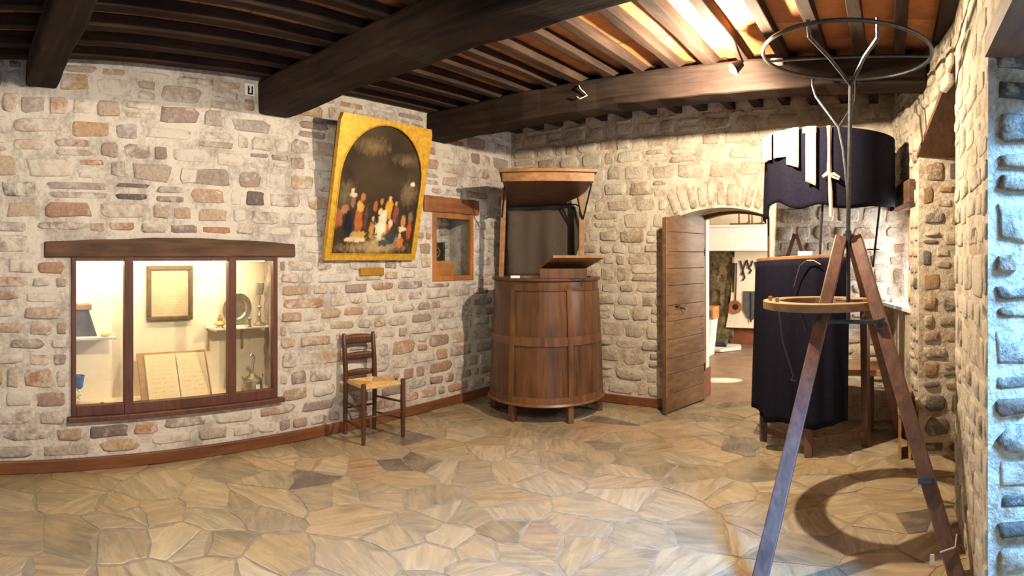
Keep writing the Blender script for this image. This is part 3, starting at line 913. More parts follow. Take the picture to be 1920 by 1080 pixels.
obj('brass_bowl', MB().lathe([(0.0, 0.0), (0.03, 0.0), (0.038, 0.02), (0.02, 0.032), (0.0, 0.034)], (-4.29, 1.02, 0.906), 16), 'brass', gs)
obj('brass_handle', MB().tube([(-4.29, 1.05, 0.915), (-4.285, 1.075, 0.925), (-4.28, 1.09, 0.915)], 0.008, 8), 'brass', gs)
bg_ = thing('blue_goblet', 'blue and white glass goblet with twisted stem, lower left in the display case', 'goblet', (-4.2, 0.80, 0.383))
obj('bowl', MB().lathe([(0.012, 0.155), (0.028, 0.17), (0.034, 0.21), (0.042, 0.255), (0.038, 0.255), (0.03, 0.21), (0.0, 0.175)], (-4.2, 0.805, 0.383), 20), 'blue_glass', bg_)
m_ = MB().tube([(-4.2 + 0.01 * math.cos(t * 1.3), 0.805 + 0.01 * math.sin(t * 1.3), 0.395 + t * 0.0105) for t in range(15)], 0.009, 8)
obj('twisted_stem', m_, 'paper', bg_)
obj('stem_beads', MB().lathe([(0.0, 0.05), (0.016, 0.06), (0.0, 0.07), (0.0, 0.10), (0.016, 0.11), (0.0, 0.12)], (-4.2, 0.805, 0.383), 12), 'blue_glass', bg_)
obj('foot', MB().lathe([(0.0, 0.0), (0.036, 0.0), (0.036, 0.006), (0.012, 0.014), (0.0, 0.014)], (-4.2, 0.805, 0.383), 20), 'blue_glass', bg_)
tag(obj('dark_ball', MB().lathe([(0.03 * math.sin(PI * k / 10) + 1e-4, 0.03 - 0.03 * math.cos(PI * k / 10)) for k in range(11)], (-4.16, 0.97, 0.384), 18), 'dark_ball', None, at=(-4.16, 0.97, 0.384)), 'small dark ball on the floor of the display case, beside the goblet', 'ball')
wk = thing('wire_hook', 'tiny bent metal hook standing in the display case beside the brown mullion', 'hook', (-4.16, 1.08, 0.384))
obj('hook_wire', MB().tube([(-4.16, 1.06, 0.386), (-4.16, 1.075, 0.40), (-4.16, 1.085, 0.425), (-4.16, 1.078, 0.435), (-4.16, 1.072, 0.425)], 0.003, 6), 'bronze', wk)
obj('hook_foot', MB().lathe([(0, 0), (0.012, 0), (0.012, 0.006), (0, 0.008)], (-4.16, 1.085, 0.384), 10), 'bronze', wk)
# window reflection in the case glass, modelled as white panes at the left end
lat = thing('lattice_reflection', 'narrow lattice of white panes imitating a window reflection, far left end of the display case', 'window', (-4.505, 0.87, 1.12))
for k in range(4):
    obj('reflected_pane', MB().box(-4.515, -4.505, 0.845, 0.925, 1.125 + 0.078 * k, 1.190 + 0.078 * k), 'card_white', lat)
obj('reflected_frame', MB().box(-4.516, -4.508, 0.83, 0.935, 1.11, 1.445), 'plaster_white', lat)
# right shelf with metalwork
sh = thing('bracket_shelf', 'short white shelf on brass brackets at the right end of the display case', 'shelf', (-4.42, 2.16, 0.93))
obj('board', MB().box(-4.51, -4.30, 1.93, 2.44, 0.908, 0.922), 'plaster_shelf', sh, 0.002)
for yy in (1.945, 2.26):
    obj('bracket', MB().box(-4.51, -4.49, yy, yy + 0.016, 0.72, 0.908).box(-4.51, -4.31, yy, yy + 0.016, 0.893, 0.908), 'brass', sh)
pl = thing('pewter_plate', 'round pewter plate leaning upright on the bracket shelf in the display case', 'plate', (-4.46, 2.2, 0.923))
m_ = MB().lathe([(0.0, 0.012), (0.085, 0.012), (0.095, 0.0), (0.132, -0.006), (0.137, -0.002), (0.132, 0.002), (0.098, 0.008), (0.088, 0.018), (0.0, 0.018)], (0, 0, 0), 36)
mt = Matrix.Translation((-4.455, 2.20, 1.062)) @ Matrix.Rotation(math.radians(-82), 4, 'Y')
m_.v = [tuple(mt @ Vector(p)) for p in m_.v]
obj('plate_dish', m_, 'pewter', pl)
ch = thing('chalice', 'tall slender metal chalice standing at the right end of the bracket shelf', 'chalice', (-4.37, 2.37, 0.923))
cc = (-4.37, 2.37, 0.923)
obj('cup', MB().lathe([(0.008, 0.255), (0.03, 0.262), (0.036, 0.30), (0.040, 0.36), (0.037, 0.36), (0.03, 0.30), (0.0, 0.27)], cc, 20), 'pewter', ch)
obj('stem', MB().lathe([(0.012, 0.03), (0.008, 0.07), (0.018, 0.085), (0.008, 0.10), (0.008, 0.14), (0.022, 0.155), (0.008, 0.17), (0.008, 0.22), (0.014, 0.235), (0.008, 0.255)], cc, 16), 'pewter', ch)
obj('foot', MB().lathe([(0.0, 0.0), (0.055, 0.0), (0.055, 0.008), (0.035, 0.02), (0.012, 0.032)], cc, 20), 'pewter', ch)
sb = thing('brass_bowl', 'little lidded brass bowl on the left end of the bracket shelf', 'bowl', (-4.36, 2.0, 0.923))
obj('bowl_body', MB().lathe([(0.0, 0.0), (0.03, 0.0), (0.025, 0.012), (0.055, 0.025), (0.06, 0.032), (0.045, 0.04)], (-4.37, 2.0, 0.923), 20), 'brass', sb)
obj('bowl_lid', MB().lathe([(0.045, 0.04), (0.022, 0.055), (0.02, 0.085), (0.008, 0.092), (0.010, 0.102), (0.0, 0.108)], (-4.37, 2.0, 0.923), 20), 'brass', sb)
pc = thing('pewter_cup', 'small pewter beaker on the bracket shelf in front of the plate', 'cup', (-4.33, 2.245, 0.923))
obj('beaker', MB().lathe([(0.0, 0.0), (0.024, 0.0), (0.018, 0.02), (0.02, 0.05), (0.028, 0.07), (0.024, 0.07), (0.0, 0.03)], (-4.33, 2.245, 0.923), 18), 'pewter', pc)
obj('beaker_ring', MB().tube([(-4.33 + 0.026 * math.cos(t), 2.245 + 0.026 * math.sin(t), 0.93) for t in [2 * PI * k / 16 for k in range(16)]], 0.004, 6, True), 'brass', pc)
be = thing('hand_bell', 'bronze bell with an iron hook handle on the floor of the display case', 'bell', (-4.24, 2.235, 0.384))
cb = (-4.24, 2.235, 0.384)
obj('bell_body', MB().lathe([(0.0, 0.004), (0.085, 0.004), (0.088, 0.02), (0.082, 0.05), (0.078, 0.10), (0.07, 0.13), (0.03, 0.15), (0.015, 0.165), (0.0, 0.165)], cb, 28), 'bronze', be)
for zz in (0.028, 0.115): obj('bell_band', MB().tube([(cb[0] + (0.0885 if zz < 0.1 else 0.078) * math.cos(t), cb[1] + (0.0885 if zz < 0.1 else 0.078) * math.sin(t), cb[2] + zz) for t in [2 * PI * k / 28 for k in range(28)]], 0.004, 6, True), 'bronze', be)
obj('handle', MB().tube([(cb[0], cb[1], cb[2] + 0.16), (cb[0], cb[1], cb[2] + 0.25), (cb[0], cb[1] + 0.012, cb[2] + 0.27), (cb[0], cb[1] + 0.012, cb[2] + 0.30), (cb[0], cb[1] - 0.01, cb[2] + 0.325), (cb[0], cb[1] - 0.022, cb[2] + 0.31)], 0.011, 10), 'pewter', be)
for s in (-1, 1):
    obj('bell_lug', MB().tube([(cb[0], cb[1] + s * 0.075, cb[2] + 0.12), (cb[0], cb[1] + s * 0.095, cb[2] + 0.135), (cb[0], cb[1] + s * 0.09, cb[2] + 0.15)], 0.007, 8), 'bronze', be)
obj('paper_label', MB().box(cb[0] + 0.079, cb[0] + 0.083, cb[1] - 0.012, cb[1] + 0.022, cb[2] + 0.05, cb[2] + 0.09), 'card_white', be)

# ------------------------------------------------------------------ small glazed niche beside the pulpit
nw = thing('glazed_niche', 'small orange-wood framed glazed niche in the stone wall beside the round pulpit', 'niche', (XL, 4.41, 1.26))
a, b, c, d = NICHE
for y0, y1, z0, z1, nm in ((a, a + 0.05, c, d, 'frame_stile'), (b - 0.05, b, c, d, 'frame_stile'), (a + 0.05, b - 0.05, d - 0.05, d, 'frame_rail'), (a + 0.05, b - 0.05, c, c + 0.05, 'frame_rail')):
    obj(nm, MB().box(XL - 0.03, XL + 0.012, y0, y1, z0, z1), 'niche_frame_wood', nw, 0.004)
obj('pane', MB().box(XL - 0.014, XL - 0.010, a + 0.05, b - 0.05, c + 0.05, d - 0.05), 'pane_glass', nw)
lintel(3.98, 4.80, 1.945, 2.10, 'niche_lintel_wood', 0.0, 6, nw)
tag(obj('wooden_block', MB().box(-4.36, -4.12, 4.20, 4.50, 1.262, 1.46), 'lamp_block_wood', None, 0.004, at=(-4.24, 4.35, 1.262)), 'plain light wood box standing inside the small niche, under the dark icon', 'box')
ic = thing('dark_icon', 'dark framed picture with a round emblem resting on the wood box inside the niche', 'icon', (-4.23, 4.33, 1.462))
obj('panel', MB().box(-4.24, -4.22, 4.20, 4.46, 1.463, 1.65), 'black_iron', ic, 0.004)
obj('emblem', MB().tube([(-4.215, 4.34 + 0.035 * math.cos(t), 1.55 + 0.045 * math.sin(t)) for t in [2 * PI * k / 20 for k in range(20)]], 0.008, 6, True), 'pewter', ic)
obj('emblem_centre', MB().lathe([(0.0, -0.016), (0.016, 0), (0, 0.016)], (-4.218, 4.34, 1.55), 12), 'pewter', ic)

# ------------------------------------------------------------------ arched painting leaning off the wall
PW, PH = 1.03, 1.21
pt = thing('arched_painting', 'large gilt-framed dark painting with arched top, leaning out from the stone wall', 'painting', (XL + 0.03, 3.295, 1.478))
tilt = math.atan2(0.24, 1.17)
def pp(u, v, d):           # u right along the wall, v up the face, d out of the picture
    return (XL + 0.035 + math.sin(tilt) * v + math.cos(tilt) * d, 2.78 + u, 1.478 + math.cos(tilt) * v - math.sin(tilt) * d)
def paint_col(u, v, rng=random.Random(2)):
    n1 = noise.fractal(Vector((u * 3, v * 4, 1.3)), 1.0, 2.0, 5)
    n2 = noise.noise(Vector((u * 14, v * 18, 4.4)))
    base = Vector((0.045, 0.031, 0.018)) * (1 + 0.55 * n1)
    def blob(cu, cv, ru, rv, col, soft=0.35, k=1.0):
        nonlocal base
        w = 0.32 * noise.noise(Vector((u * 30 + cu * 9, v * 24, cv * 7))) + 0.25 * noise.noise(Vector((u * 70, v * 60, cv * 5)))
        dd = math.sqrt(((u - cu) / ru) ** 2 + ((v - cv) / rv) ** 2) + w
        t = max(0.0, min(1.0, (1 - dd) / soft)) * k
        base = base.lerp(Vector(col) * (1 + 0.25 * n2), t)
    blob(0.33, 0.17, 0.28, 0.08, (0.19, 0.135, 0.06), 0.9, 0.9); blob(0.78, 0.24, 0.2, 0.06, (0.15, 0.11, 0.055), 0.9, 0.9)
    blob(0.10, 0.55, 0.14, 0.14, (0.16, 0.13, 0.06), 0.9, 0.8); blob(0.86, 0.50, 0.13, 0.12, (0.19, 0.14, 0.08), 0.8, 0.8)
    blob(0.90, 0.42, 0.035, 0.022, (0.75, 0.62, 0.42), 0.6)
    blob(0.50, 0.95, 0.48, 0.06, (0.34, 0.24, 0.12), 0.8); blob(0.62, 0.90, 0.26, 0.07, (0.46, 0.35, 0.19), 0.9)
    blob(0.17, 0.76, 0.065, 0.13, (0.014, 0.013, 0.022)); blob(0.06, 0.72, 0.05, 0.09, (0.28, 0.10, 0.05)); blob(0.12, 0.66, 0.05, 0.04, (0.35, 0.16, 0.09))
    blob(0.20, 0.60, 0.03, 0.05, (0.25, 0.14, 0.10)); blob(0.18, 0.515, 0.025, 0.028, (0.62, 0.50, 0.34)); blob(0.20, 0.545, 0.05, 0.02, (0.6, 0.5, 0.36))
    blob(0.29, 0.74, 0.055, 0.13, (0.36, 0.105, 0.025)); blob(0.29, 0.63, 0.05, 0.05, (0.56, 0.32, 0.09)); blob(0.31, 0.555, 0.032, 0.036, (0.42, 0.15, 0.05)); blob(0.37, 0.72, 0.025, 0.13, (0.10, 0.05, 0.04))
    blob(0.47, 0.62, 0.03, 0.05, (0.30, 0.10, 0.04)); blob(0.73, 0.67, 0.038, 0.10, (0.22, 0.07, 0.05)); blob(0.72, 0.59, 0.018, 0.025, (0.58, 0.28, 0.10))
    blob(0.64, 0.64, 0.055, 0.10, (0.55, 0.28, 0.03)); blob(0.64, 0.555, 0.024, 0.03, (0.62, 0.36, 0.14)); blob(0.54, 0.58, 0.025, 0.035, (0.45, 0.18, 0.06))
    blob(0.57, 0.79, 0.075, 0.11, (0.72, 0.63, 0.44)); blob(0.585, 0.69, 0.05, 0.06, (0.68, 0.58, 0.42)); blob(0.54, 0.66, 0.03, 0.03, (0.62, 0.42, 0.22))
    blob(0.455, 0.80, 0.04, 0.075, (0.44, 0.22, 0.06)); blob(0.46, 0.72, 0.02, 0.025, (0.5, 0.3, 0.15)); blob(0.66, 0.80, 0.033, 0.07, (0.60, 0.14, 0.035)); blob(0.68, 0.75, 0.03, 0.04, (0.6, 0.45, 0.28))
    blob(0.70, 0.86, 0.08, 0.075, (0.035, 0.045, 0.05)); blob(0.62, 0.91, 0.10, 0.03, (0.06, 0.07, 0.075)); blob(0.83, 0.90, 0.05, 0.06, (0.50, 0.17, 0.05)); blob(0.82, 0.85, 0.022, 0.03, (0.58, 0.36, 0.2))
    blob(0.84, 0.73, 0.035, 0.06, (0.52, 0.22, 0.10)); blob(0.84, 0.79, 0.06, 0.03, (0.62, 0.48, 0.32)); blob(0.93, 0.80, 0.035, 0.09, (0.36, 0.07, 0.03)); blob(0.93, 0.69, 0.04, 0.05, (0.20, 0.12, 0.08))
    blob(0.30, 0.86, 0.12, 0.045, (0.46, 0.30, 0.13)); blob(0.27, 0.885, 0.13, 0.024, (0.60, 0.48, 0.28)); blob(0.33, 0.84, 0.07, 0.02, (0.50, 0.30, 0.05))
    return tuple(max(0.004, x) for x in base)
nu, nv = 110, 130
m_ = MB().grid(nu, nv, lambda s, t: pp(0.05 + (PW - 0.10) * s, 0.05 + (PH - 0.09) * t, 0.012))
cols = [paint_col((i + 0.5) / nu, 1 - (j + 0.5) / nv) for j in range(nv) for i in range(nu)]
paint_obj('canvas', m_, cols, 'oil_paint', pt)
# gilt spandrels with the arched opening
m_ = MB(); na = 40
cx_, spring, ru_, rv_ = PW / 2, 0.70, PW / 2 - 0.055, 0.472
inner = [(0.055, 0.055), (PW - 0.055, 0.055)] + [(cx_ + ru_ * math.cos(PI * k / na), spring + rv_ * math.sin(PI * k / na)) for k in range(na + 1)]
outer = [(0.0, 0.0), (PW, 0.0)]
for k in range(na + 1):
    c_, s_ = math.cos(PI * k / na), math.sin(PI * k / na)
    t = min((PW / 2) / max(abs(c_) * ru_, 1e-6), (PH - spring) / max(s_ * rv_, 1e-6)) if s_ > 1e-6 else (PW / 2) / ru_
    outer.append((cx_ + c_ * ru_ * t, spring + s_ * rv_ * t))
n = len(inner)
for D0, D1 in ((0.0, 0.03),):
    vs = [pp(u, v, D1) for u, v in outer] + [pp(u, v, D1) for u, v in inner] + [pp(u, v, 0.005) for u, v in inner] + [pp(u, v, -0.015) for u, v in outer]
    fs = []
    for i in range(n):
        j = (i + 1) % n
        fs += [(i, j, n + j, n + i), (n + i, n + j, 2 * n + j, 2 * n + i), (3 * n + i, 3 * n + j, j, i)]
    m_.add(vs, fs)
fr_o = obj('gilt_frame', m_, 'gold_frame', pt)
ru_2, rv_2 = ru_ + 0.006, rv_ + 0.006
obj('arch_moulding', MB().tube([pp(u, v, 0.031) for u, v in inner], 0.007, 6, True), 'gold_frame', pt)
tag(obj('name_plaque', MB().box(XL + 0.012, XL + 0.03, 3.19, 3.46, 1.335, 1.405), 'brass_plaque', None, 0.003, at=(XL + 0.02, 3.32, 1.335)), 'small brass plaque on the wall under the arched painting', 'plaque')
# small sign high on the wall: a dark square-cornered U
sg = thing('wall_sign', 'tiny white tag with a dark U-shaped mark high on the wall by the beam', 'sign', (XL + 0.02, 2.11, 2.76))
obj('plate', MB().box(XL + 0.005, XL + 0.012, 2.065, 2.15, 2.755, 2.85), 'plaster_white', sg)
xs_ = XL + 0.0125
obj('mark', MB().box(xs_, xs_ + 0.002, 2.092, 2.104, 2.765, 2.83).box(xs_, xs_ + 0.002, 2.124, 2.136, 2.765, 2.83).box(xs_, xs_ + 0.002, 2.104, 2.124, 2.765, 2.777).box(xs_, xs_ + 0.002, 2.104, 2.110, 2.80, 2.812), 'black_iron', sg)

# ------------------------------------------------------------------ ladder-back chair
chr_ = thing('ladderback_chair', 'dark wooden ladder-back chair with a straw seat against the stone wall', 'chair', (-3.83, 3.14, 0))
BLg, BRg, FLg, FRg = (-3.985, 2.985), (-3.95, 3.275), (-3.66, 2.925), (-3.62, 3.315)
for (x, y) in (BLg, BRg):
    obj('back_post', MB().tube([(x, y, 0.0), (x + 0.01, y, 0.40), (x + 0.002, y, 0.60), (x - 0.018, y, 0.835), (x - 0.02, y, 0.85)], [0.017, 0.021, 0.021, 0.018, 0.010], 10), 'chair_wood', chr_)
for (x, y) in (FLg, FRg):
    obj('front_leg', MB().tube([(x, y, 0.0), (x, y, 0.25), (x, y, 0.478), (x, y, 0.485)], [0.016, 0.022, 0.021, 0.014], 10), 'chair_wood', chr_)
for z0, z1 in ((0.755, 0.825), (0.625, 0.672), (0.485, 0.525)):
    xo = -0.006 - 0.018 * max(0, (z0 - 0.6) / 0.24)
    m_ = MB().grid(10, 3, lambda s, t: (BLg[0] + (BRg[0] - BLg[0]) * s + xo - 0.012 * math.sin(PI * s), BLg[1] + (BRg[1] - BLg[1]) * s, z0 + (z1 - z0) * t + (0.012 * math.sin(PI * s) if t > 0.9 else 0)))
    obj('back_slat', m_, 'chair_wood', chr_, solid=0.014)
for a_, b_, zs in ((FLg, FRg, (0.21,)), (BLg, FLg, (0.12, 0.27)), (BRg, FRg, (0.15, 0.29)), (BLg, BRg, (0.22,))):
    for z in zs:
        obj('stretcher', MB().tube([(a_[0], a_[1], z), ((a_[0] + b_[0]) / 2, (a_[1] + b_[1]) / 2, z), (b_[0], b_[1], z)], [0.008, 0.011, 0.008], 8), 'chair_wood', chr_)
def straw():
    m, nt, b = new_mat('straw')
    v = coords(nt)
    f = noise_tex(nt, v, 30, 4, 0.6)
    at = N(nt, 'ShaderNodeAttribute', attribute_name='tone')
    r = ramp(nt, [(0.25, (0.42, 0.25, 0.08)), (0.7, (0.72, 0.50, 0.22))])
    nt.links.new(f, r.inputs[0]); nt.links.new(r.outputs[0], b.inputs['Base Color']); b.inputs['Roughness'].default_value = 0.8
    bump(nt, b, f, 0.3, 0.003)
straw()
seat = obj('seat_pad', MB().add([(BLg[0], BLg[1], 0.432), (BRg[0], BRg[1], 0.432), (FRg[0], FRg[1], 0.432), (FLg[0], FLg[1], 0.432), (BLg[0], BLg[1], 0.455), (BRg[0], BRg[1], 0.455), (FRg[0], FRg[1], 0.455), (FLg[0], FLg[1], 0.455)],
    [(0, 3, 2, 1), (4, 5, 6, 7), (0, 1, 5, 4), (1, 2, 6, 5), (2, 3, 7, 6), (3, 0, 4, 7)]), 'straw', chr_, 0.012)
m_ = MB()                                             # rush strands running round towards the diagonals
cs = [Vector((x, y, 0.458)) for x, y in (BLg, BRg, FRg, FLg)]
mid = (cs[0] + cs[1] + cs[2] + cs[3]) / 4 - Vector((0, 0, 0.004))
for e in range(4):
    p0, p1 = cs[e], cs[(e + 1) % 4]
    for k in range(1, 12):
        t = k / 12
        m_.tube([p0.lerp(mid, t * 0.96), p1.lerp(mid, t * 0.96)], 0.006, 5, cap=False)
obj('rush_strands', m_, 'straw', chr_)

# ------------------------------------------------------------------ round wooden pulpit in the corner
PC = Vector((-3.2, 4.83, 0))
CA = math.atan2(-PC.y, -PC.x)                         # heading from the pulpit to the room's entrance
pu = thing('round_pulpit', 'tall brown panelled round wooden pulpit with canopy in the corner of the walls', 'pulpit', (PC.x, PC.y, 0))
def prof(z): return 0.548 - 0.05 * (max(0.0, z - 0.16) / 1.14) ** 1.5
ST = [CA + math.radians(a_) for a_ in (-96, -36, 24, 84, 144, 204)]
def shell(z0, z1, a0, a1, out, t=0.016, nz=6, na=10):
    m2 = MB()
    zs = [z0 + (z1 - z0) * k / nz for k in range(nz + 1)]
    pr = [(prof(z) + out, z) for z in zs] + [(prof(z) + out - t, z) for z in zs[::-1]]
    pr.append(pr[0])
    m2.lathe(pr, (PC.x, PC.y, 0), na, a0, a1)
    k = na + 1; npf = len(pr) - 1
    m2.f.append(tuple(j * k for j in range(npf))); m2.f.append(tuple(j * k + na for j in range(npf))[::-1])
    return m2
half = math.radians(2.6)
for i in range(6):
    s0, s1 = ST[i], ST[(i + 1) % 6] + (2 * PI if i == 5 else 0)
    obj('stile', shell(0.165, 1.20, s0 - half, s0 + half, 0.012, 0.03, 8, 3), 'pulpit_trim_wood', pu)
    obj('panel', shell(0.225, 0.70, s0 + half, s1 - half, -0.004), 'pulpit_wood', pu)
    obj('panel', shell(0.77, 1.19, s0 + half, s1 - half, -0.004), 'pulpit_wood', pu)
    obj('rail', shell(0.695, 0.775, s0 + half, s1 - half, 0.008, 0.03, 2), 'pulpit_trim_wood', pu)
    obj('rail', shell(0.165, 0.235, s0 + half, s1 - half, 0.008, 0.03, 2), 'pulpit_trim_wood', pu)
    lx, ly = PC.x + (prof(0.1) - 0.02) * math.cos(s0), PC.y + (prof(0.1) - 0.02) * math.sin(s0)
    obj('leg', MB().bar((lx, ly, 0), (lx, ly, 0.17), 0.055, 0.055, (math.cos(s0), math.sin(s0), 0)), 'pulpit_trim_wood', pu, 0.004)
m_ = MB().lathe([(prof(0.16) + 0.018, 0.15), (prof(0.16) + 0.03, 0.16), (prof(0.16) + 0.018, 0.178), (prof(0.16) - 0.02, 0.178), (prof(0.16) - 0.02, 0.15), (prof(0.16) + 0.018, 0.15)], (PC.x, PC.y, 0), 48)
obj('base_moulding', m_, 'pulpit_trim_wood', pu)
m_ = MB().lathe([(prof(1.2) + 0.006, 1.19), (prof(1.25) + 0.012, 1.20), (prof(1.3) + 0.012, 1.27), (prof(1.3) + 0.035, 1.285), (prof(1.3) + 0.035, 1.305), (prof(1.3) - 0.05, 1.305), (prof(1.3) - 0.05, 1.19), (prof(1.2) + 0.006, 1.19)], (PC.x, PC.y, 0), 48)
obj('top_rim', m_, 'pulpit_wood', pu)
obj('floor_board', MB().lathe([(0.0, 0.19), (0.52, 0.19), (0.52, 0.21), (0.0, 0.21)], (PC.x, PC.y, 0), 32), 'pulpit_wood', pu)
er = Vector((-math.sin(CA), math.cos(CA), 0)); ef = Vector((math.cos(CA), math.sin(CA), 0))   # sideways / forward of the pulpit
def pq(s, d, z): return PC + er * s + ef * d + Vector((0, 0, z))
obj('back_post', MB().bar(pq(-0.455, -0.12, 1.30), pq(-0.425, -0.12, 2.20), 0.05, 0.05, er), 'canopy_wood', pu, 0.004)
obj('back_post', MB().bar(pq(0.355, -0.12, 1.30), pq(0.355, -0.12, 2.14), 0.05, 0.05, er), 'canopy_wood', pu, 0.004)
cz = lambda d: 2.20 + (d - 0.35) * 0.20
ol = [(-0.385, 0.35), (-0.22, 0.375), (0.0, 0.385), (0.22, 0.375), (0.425, 0.35), (0.41, 0.20), (0.385, 0.05), (0.33, -0.12), (0.22, -0.28), (0.06, -0.39), (-0.12, -0.44), (-0.28, -0.45), (-0.42, -0.45)]
obj('canopy_board', MB().prism(ol, lambda u, v, d: pq(u, v, cz(v) + d), 0.0, 0.02), 'pulpit_wood', pu)
fr_pts = ol[:5]
m_ = MB()
for (z0, z1, o0, nm, mt_) in ((0.0, 0.085, 0.0, 'canopy_fascia', 'canopy_wood'), (0.085, 0.115, 0.03, 'canopy_cornice', 'canopy_wood')):
    m_ = MB(); vs = []
    path = [(-0.42, -0.30), (-0.40, 0.0), (-0.386, 0.34)] + ol[:5] + [(0.415, 0.2)]
    for (u, v) in path:
        L = 1 + o0 * 0.9
        for dd, zz in ((0.0, z0), (0.0, z1), (0.022 + o0, z1), (0.022 + o0, z0)):
            oo = dd
            du = (-oo if u < -0.38 else (oo if u > 0.41 else 0)); dv = (oo if v > 0.3 else 0)
            vs.append(pq(u + du, v + dv, 2.20 + zz))
    npth = len(path)
    fs = [(0, 1, 2, 3), tuple(4 * (npth - 1) + k for k in (3, 2, 1, 0))]
    for i in range(npth - 1): fs += [(4 * i + k, 4 * i + (k + 1) % 4, 4 * i + 4 + (k + 1) % 4, 4 * i + 4 + k) for k in range(4)]
    m_.add(vs, fs)
    obj(nm, m_, mt_, pu, 0.004)
obj('canopy_top', MB().prism(ol, lambda u, v, d: pq(u, v, 2.30 + d), 0.0, 0.012), 'canopy_wood', pu)
obj('bracket', MB().tube([pq(0.425, 0.28, 2.185), pq(0.37, -0.10, 1.88)], 0.008, 6), 'black_iron', pu)
obj('bracket', MB().tube([pq(0.30, 0.02, 2.12), pq(0.36, -0.10, 1.88)], 0.008, 6), 'black_iron', pu)
obj('bracket', MB().tube([pq(-0.40, 0.18, 2.165), pq(-0.445, -0.10, 1.90)], 0.008, 6), 'black_iron', pu)
obj('cloth_rod', MB().tube([pq(-0.45, -0.12, 2.0), pq(-0.43, -0.42, 2.03), pq(0.31, -0.42, 2.06), pq(0.355, -0.12, 2.0)], 0.008, 6), 'black_iron', pu)
# bookrest sloping away from the room
br = obj('bookrest_box', MB().prism([(0.0 - 0.06, 0.16), (0.37, 0.16), (0.37, 0.50), (-0.06, 0.50)], lambda u, v, d: pq(u, v, d), 1.305, 1.395), 'pulpit_wood', pu, 0.004)
vs = [pq(-0.06, 0.12, 1.385), pq(0.38, 0.12, 1.385), pq(0.52, 0.56, 1.492), pq(0.06, 0.56, 1.492)]
m_ = MB().add(vs + [v + Vector((0, 0, 0.024)) for v in vs], [(0, 3, 2, 1), (4, 5, 6, 7), (0, 1, 5, 4), (1, 2, 6, 5), (2, 3, 7, 6), (3, 0, 4, 7)])
obj('bookrest_board', m_, 'canopy_wood', br, 0.003)
# cloth hung behind the preacher
gc = thing('grey_cloth', 'grey-brown cloth hanging from the back of the round pulpit under its canopy', 'cloth', tuple(pq(-0.05, -0.40, 1.31)))
def hang(s, t):
    sd = -0.41 + 0.70 * s
    top = 1.985 + 0.055 * s * s - 0.03 * math.sin(PI * s)
    z = 1.31 + (top - 1.31) * t
    return pq(sd + 0.006 * math.sin(9 * t), -0.405 + 0.018 * math.sin(s * 11 + t * 1.5) * (1.1 - 0.6 * t) + 0.01 * math.sin(s * 23), z)
obj('cloth_sheet', MB().grid(48, 20, hang), 'grey_cloth', gc, solid=0.004)
def hang2(s, t):
    top, bot = 2.03, 1.49
    w = 0.012 + 0.07 * math.sin(PI * min(1, t * 0.9 + 0.05)) * (1 if t < 0.75 else 0.8)
    return pq(0.285 + w * s, -0.41 + 0.03 * math.sin(s * 5 + t * 4), bot + (top - bot) * t)
obj('cloth_fold', MB().grid(8, 16, hang2), 'grey_cloth', gc, solid=0.004)
obj('cloth_lining', MB().grid(30, 4, lambda s, t: pq(-0.40 + 0.67 * s, -0.43 + 0.01 * math.sin(s * 14), 1.90 + 0.20 * t)), 'grey_cloth', gc, solid=0.004)
tag(obj('pulpit_card', MB().prism([(-0.33, 0.0), (-0.245, 0.0), (-0.245, 0.022), (-0.33, 0.022)], lambda u, v, d: pq(u, 0.36 + d - v * 0.4, 1.306 + v), 0.0, 0.002), 'card_white', None, at=tuple(pq(-0.29, 0.36, 1.306))), 'small white card on the rim of the round panelled pulpit', 'card')

# ------------------------------------------------------------------ door, open towards the room
door = thing('door_1', 'open boarded brown wooden door under a shallow stone arch', 'door', (-1.93, 5.84, 0)); del door['category']; struct(door)
H = Vector((-1.925, 5.835, 0)); E_ = Vector((-2.09, 5.17, 0))
dl = (E_ - H); DW = dl.length; dl.normalize(); dn = Vector((-dl.y, dl.x, 0))
if dn.x < 0: dn = -dn                              # towards the camera side
def dq(u, v, d): return H + dl * u + dn * d + Vector((0, 0, v))
nb = 11
zz = 0.012
rng = random.Random(8)
for k in range(nb):
    h = (1.90 - 0.012) / nb * (1 + 0.12 * math.sin(k * 2.3))
    z1 = min(zz + h, 1.885) if k < nb - 1 else None
    if z1 is None:                                  # top board cut to the arch
        pts = [(0.0, zz), (DW - 0.035, zz)] + [(DW - 0.035 - (DW - 0.035) * i / 8, 1.875 + 0.085 * math.sin(PI / 2 * i / 8)) for i in range(9)]
    else:
        pts = [(0.0, zz + 0.002), (DW - 0.035, zz + 0.002), (DW - 0.035, z1 - 0.002), (0.0, z1 - 0.002)]
    obj('plank', MB().prism(pts, dq, -0.018, 0.018), 'door_wood', door, 0.0035)
    zz = z1
obj('leaf_edge', MB().prism([(DW - 0.035, 0.008), (DW, 0.008), (DW, 1.875), (DW - 0.035, 1.885)], dq, -0.022, 0.024), 'door_wood', door, 0.003)
ln = obj('latch', MB().box(*(lambda p: (p.x - 0.006, p.x + 0.02, p.y - 0.035, p.y + 0.03, p.z - 0.008, p.z + 0.008))(dq(DW * 0.72, 1.02, 0.018))), 'black_iron', door)
obj('latch_knob', MB().tube([dq(DW * 0.64, 1.0, 0.018), dq(DW * 0.64, 1.0, 0.05), dq(DW * 0.60, 0.985, 0.052)], 0.007, 8), 'black_iron', ln)
for zz in (0.35, 1.55): obj('hinge', MB().tube([dq(-0.012, zz - 0.04, 0.012), dq(-0.012, zz + 0.04, 0.012)], 0.010, 8), 'black_iron', door)
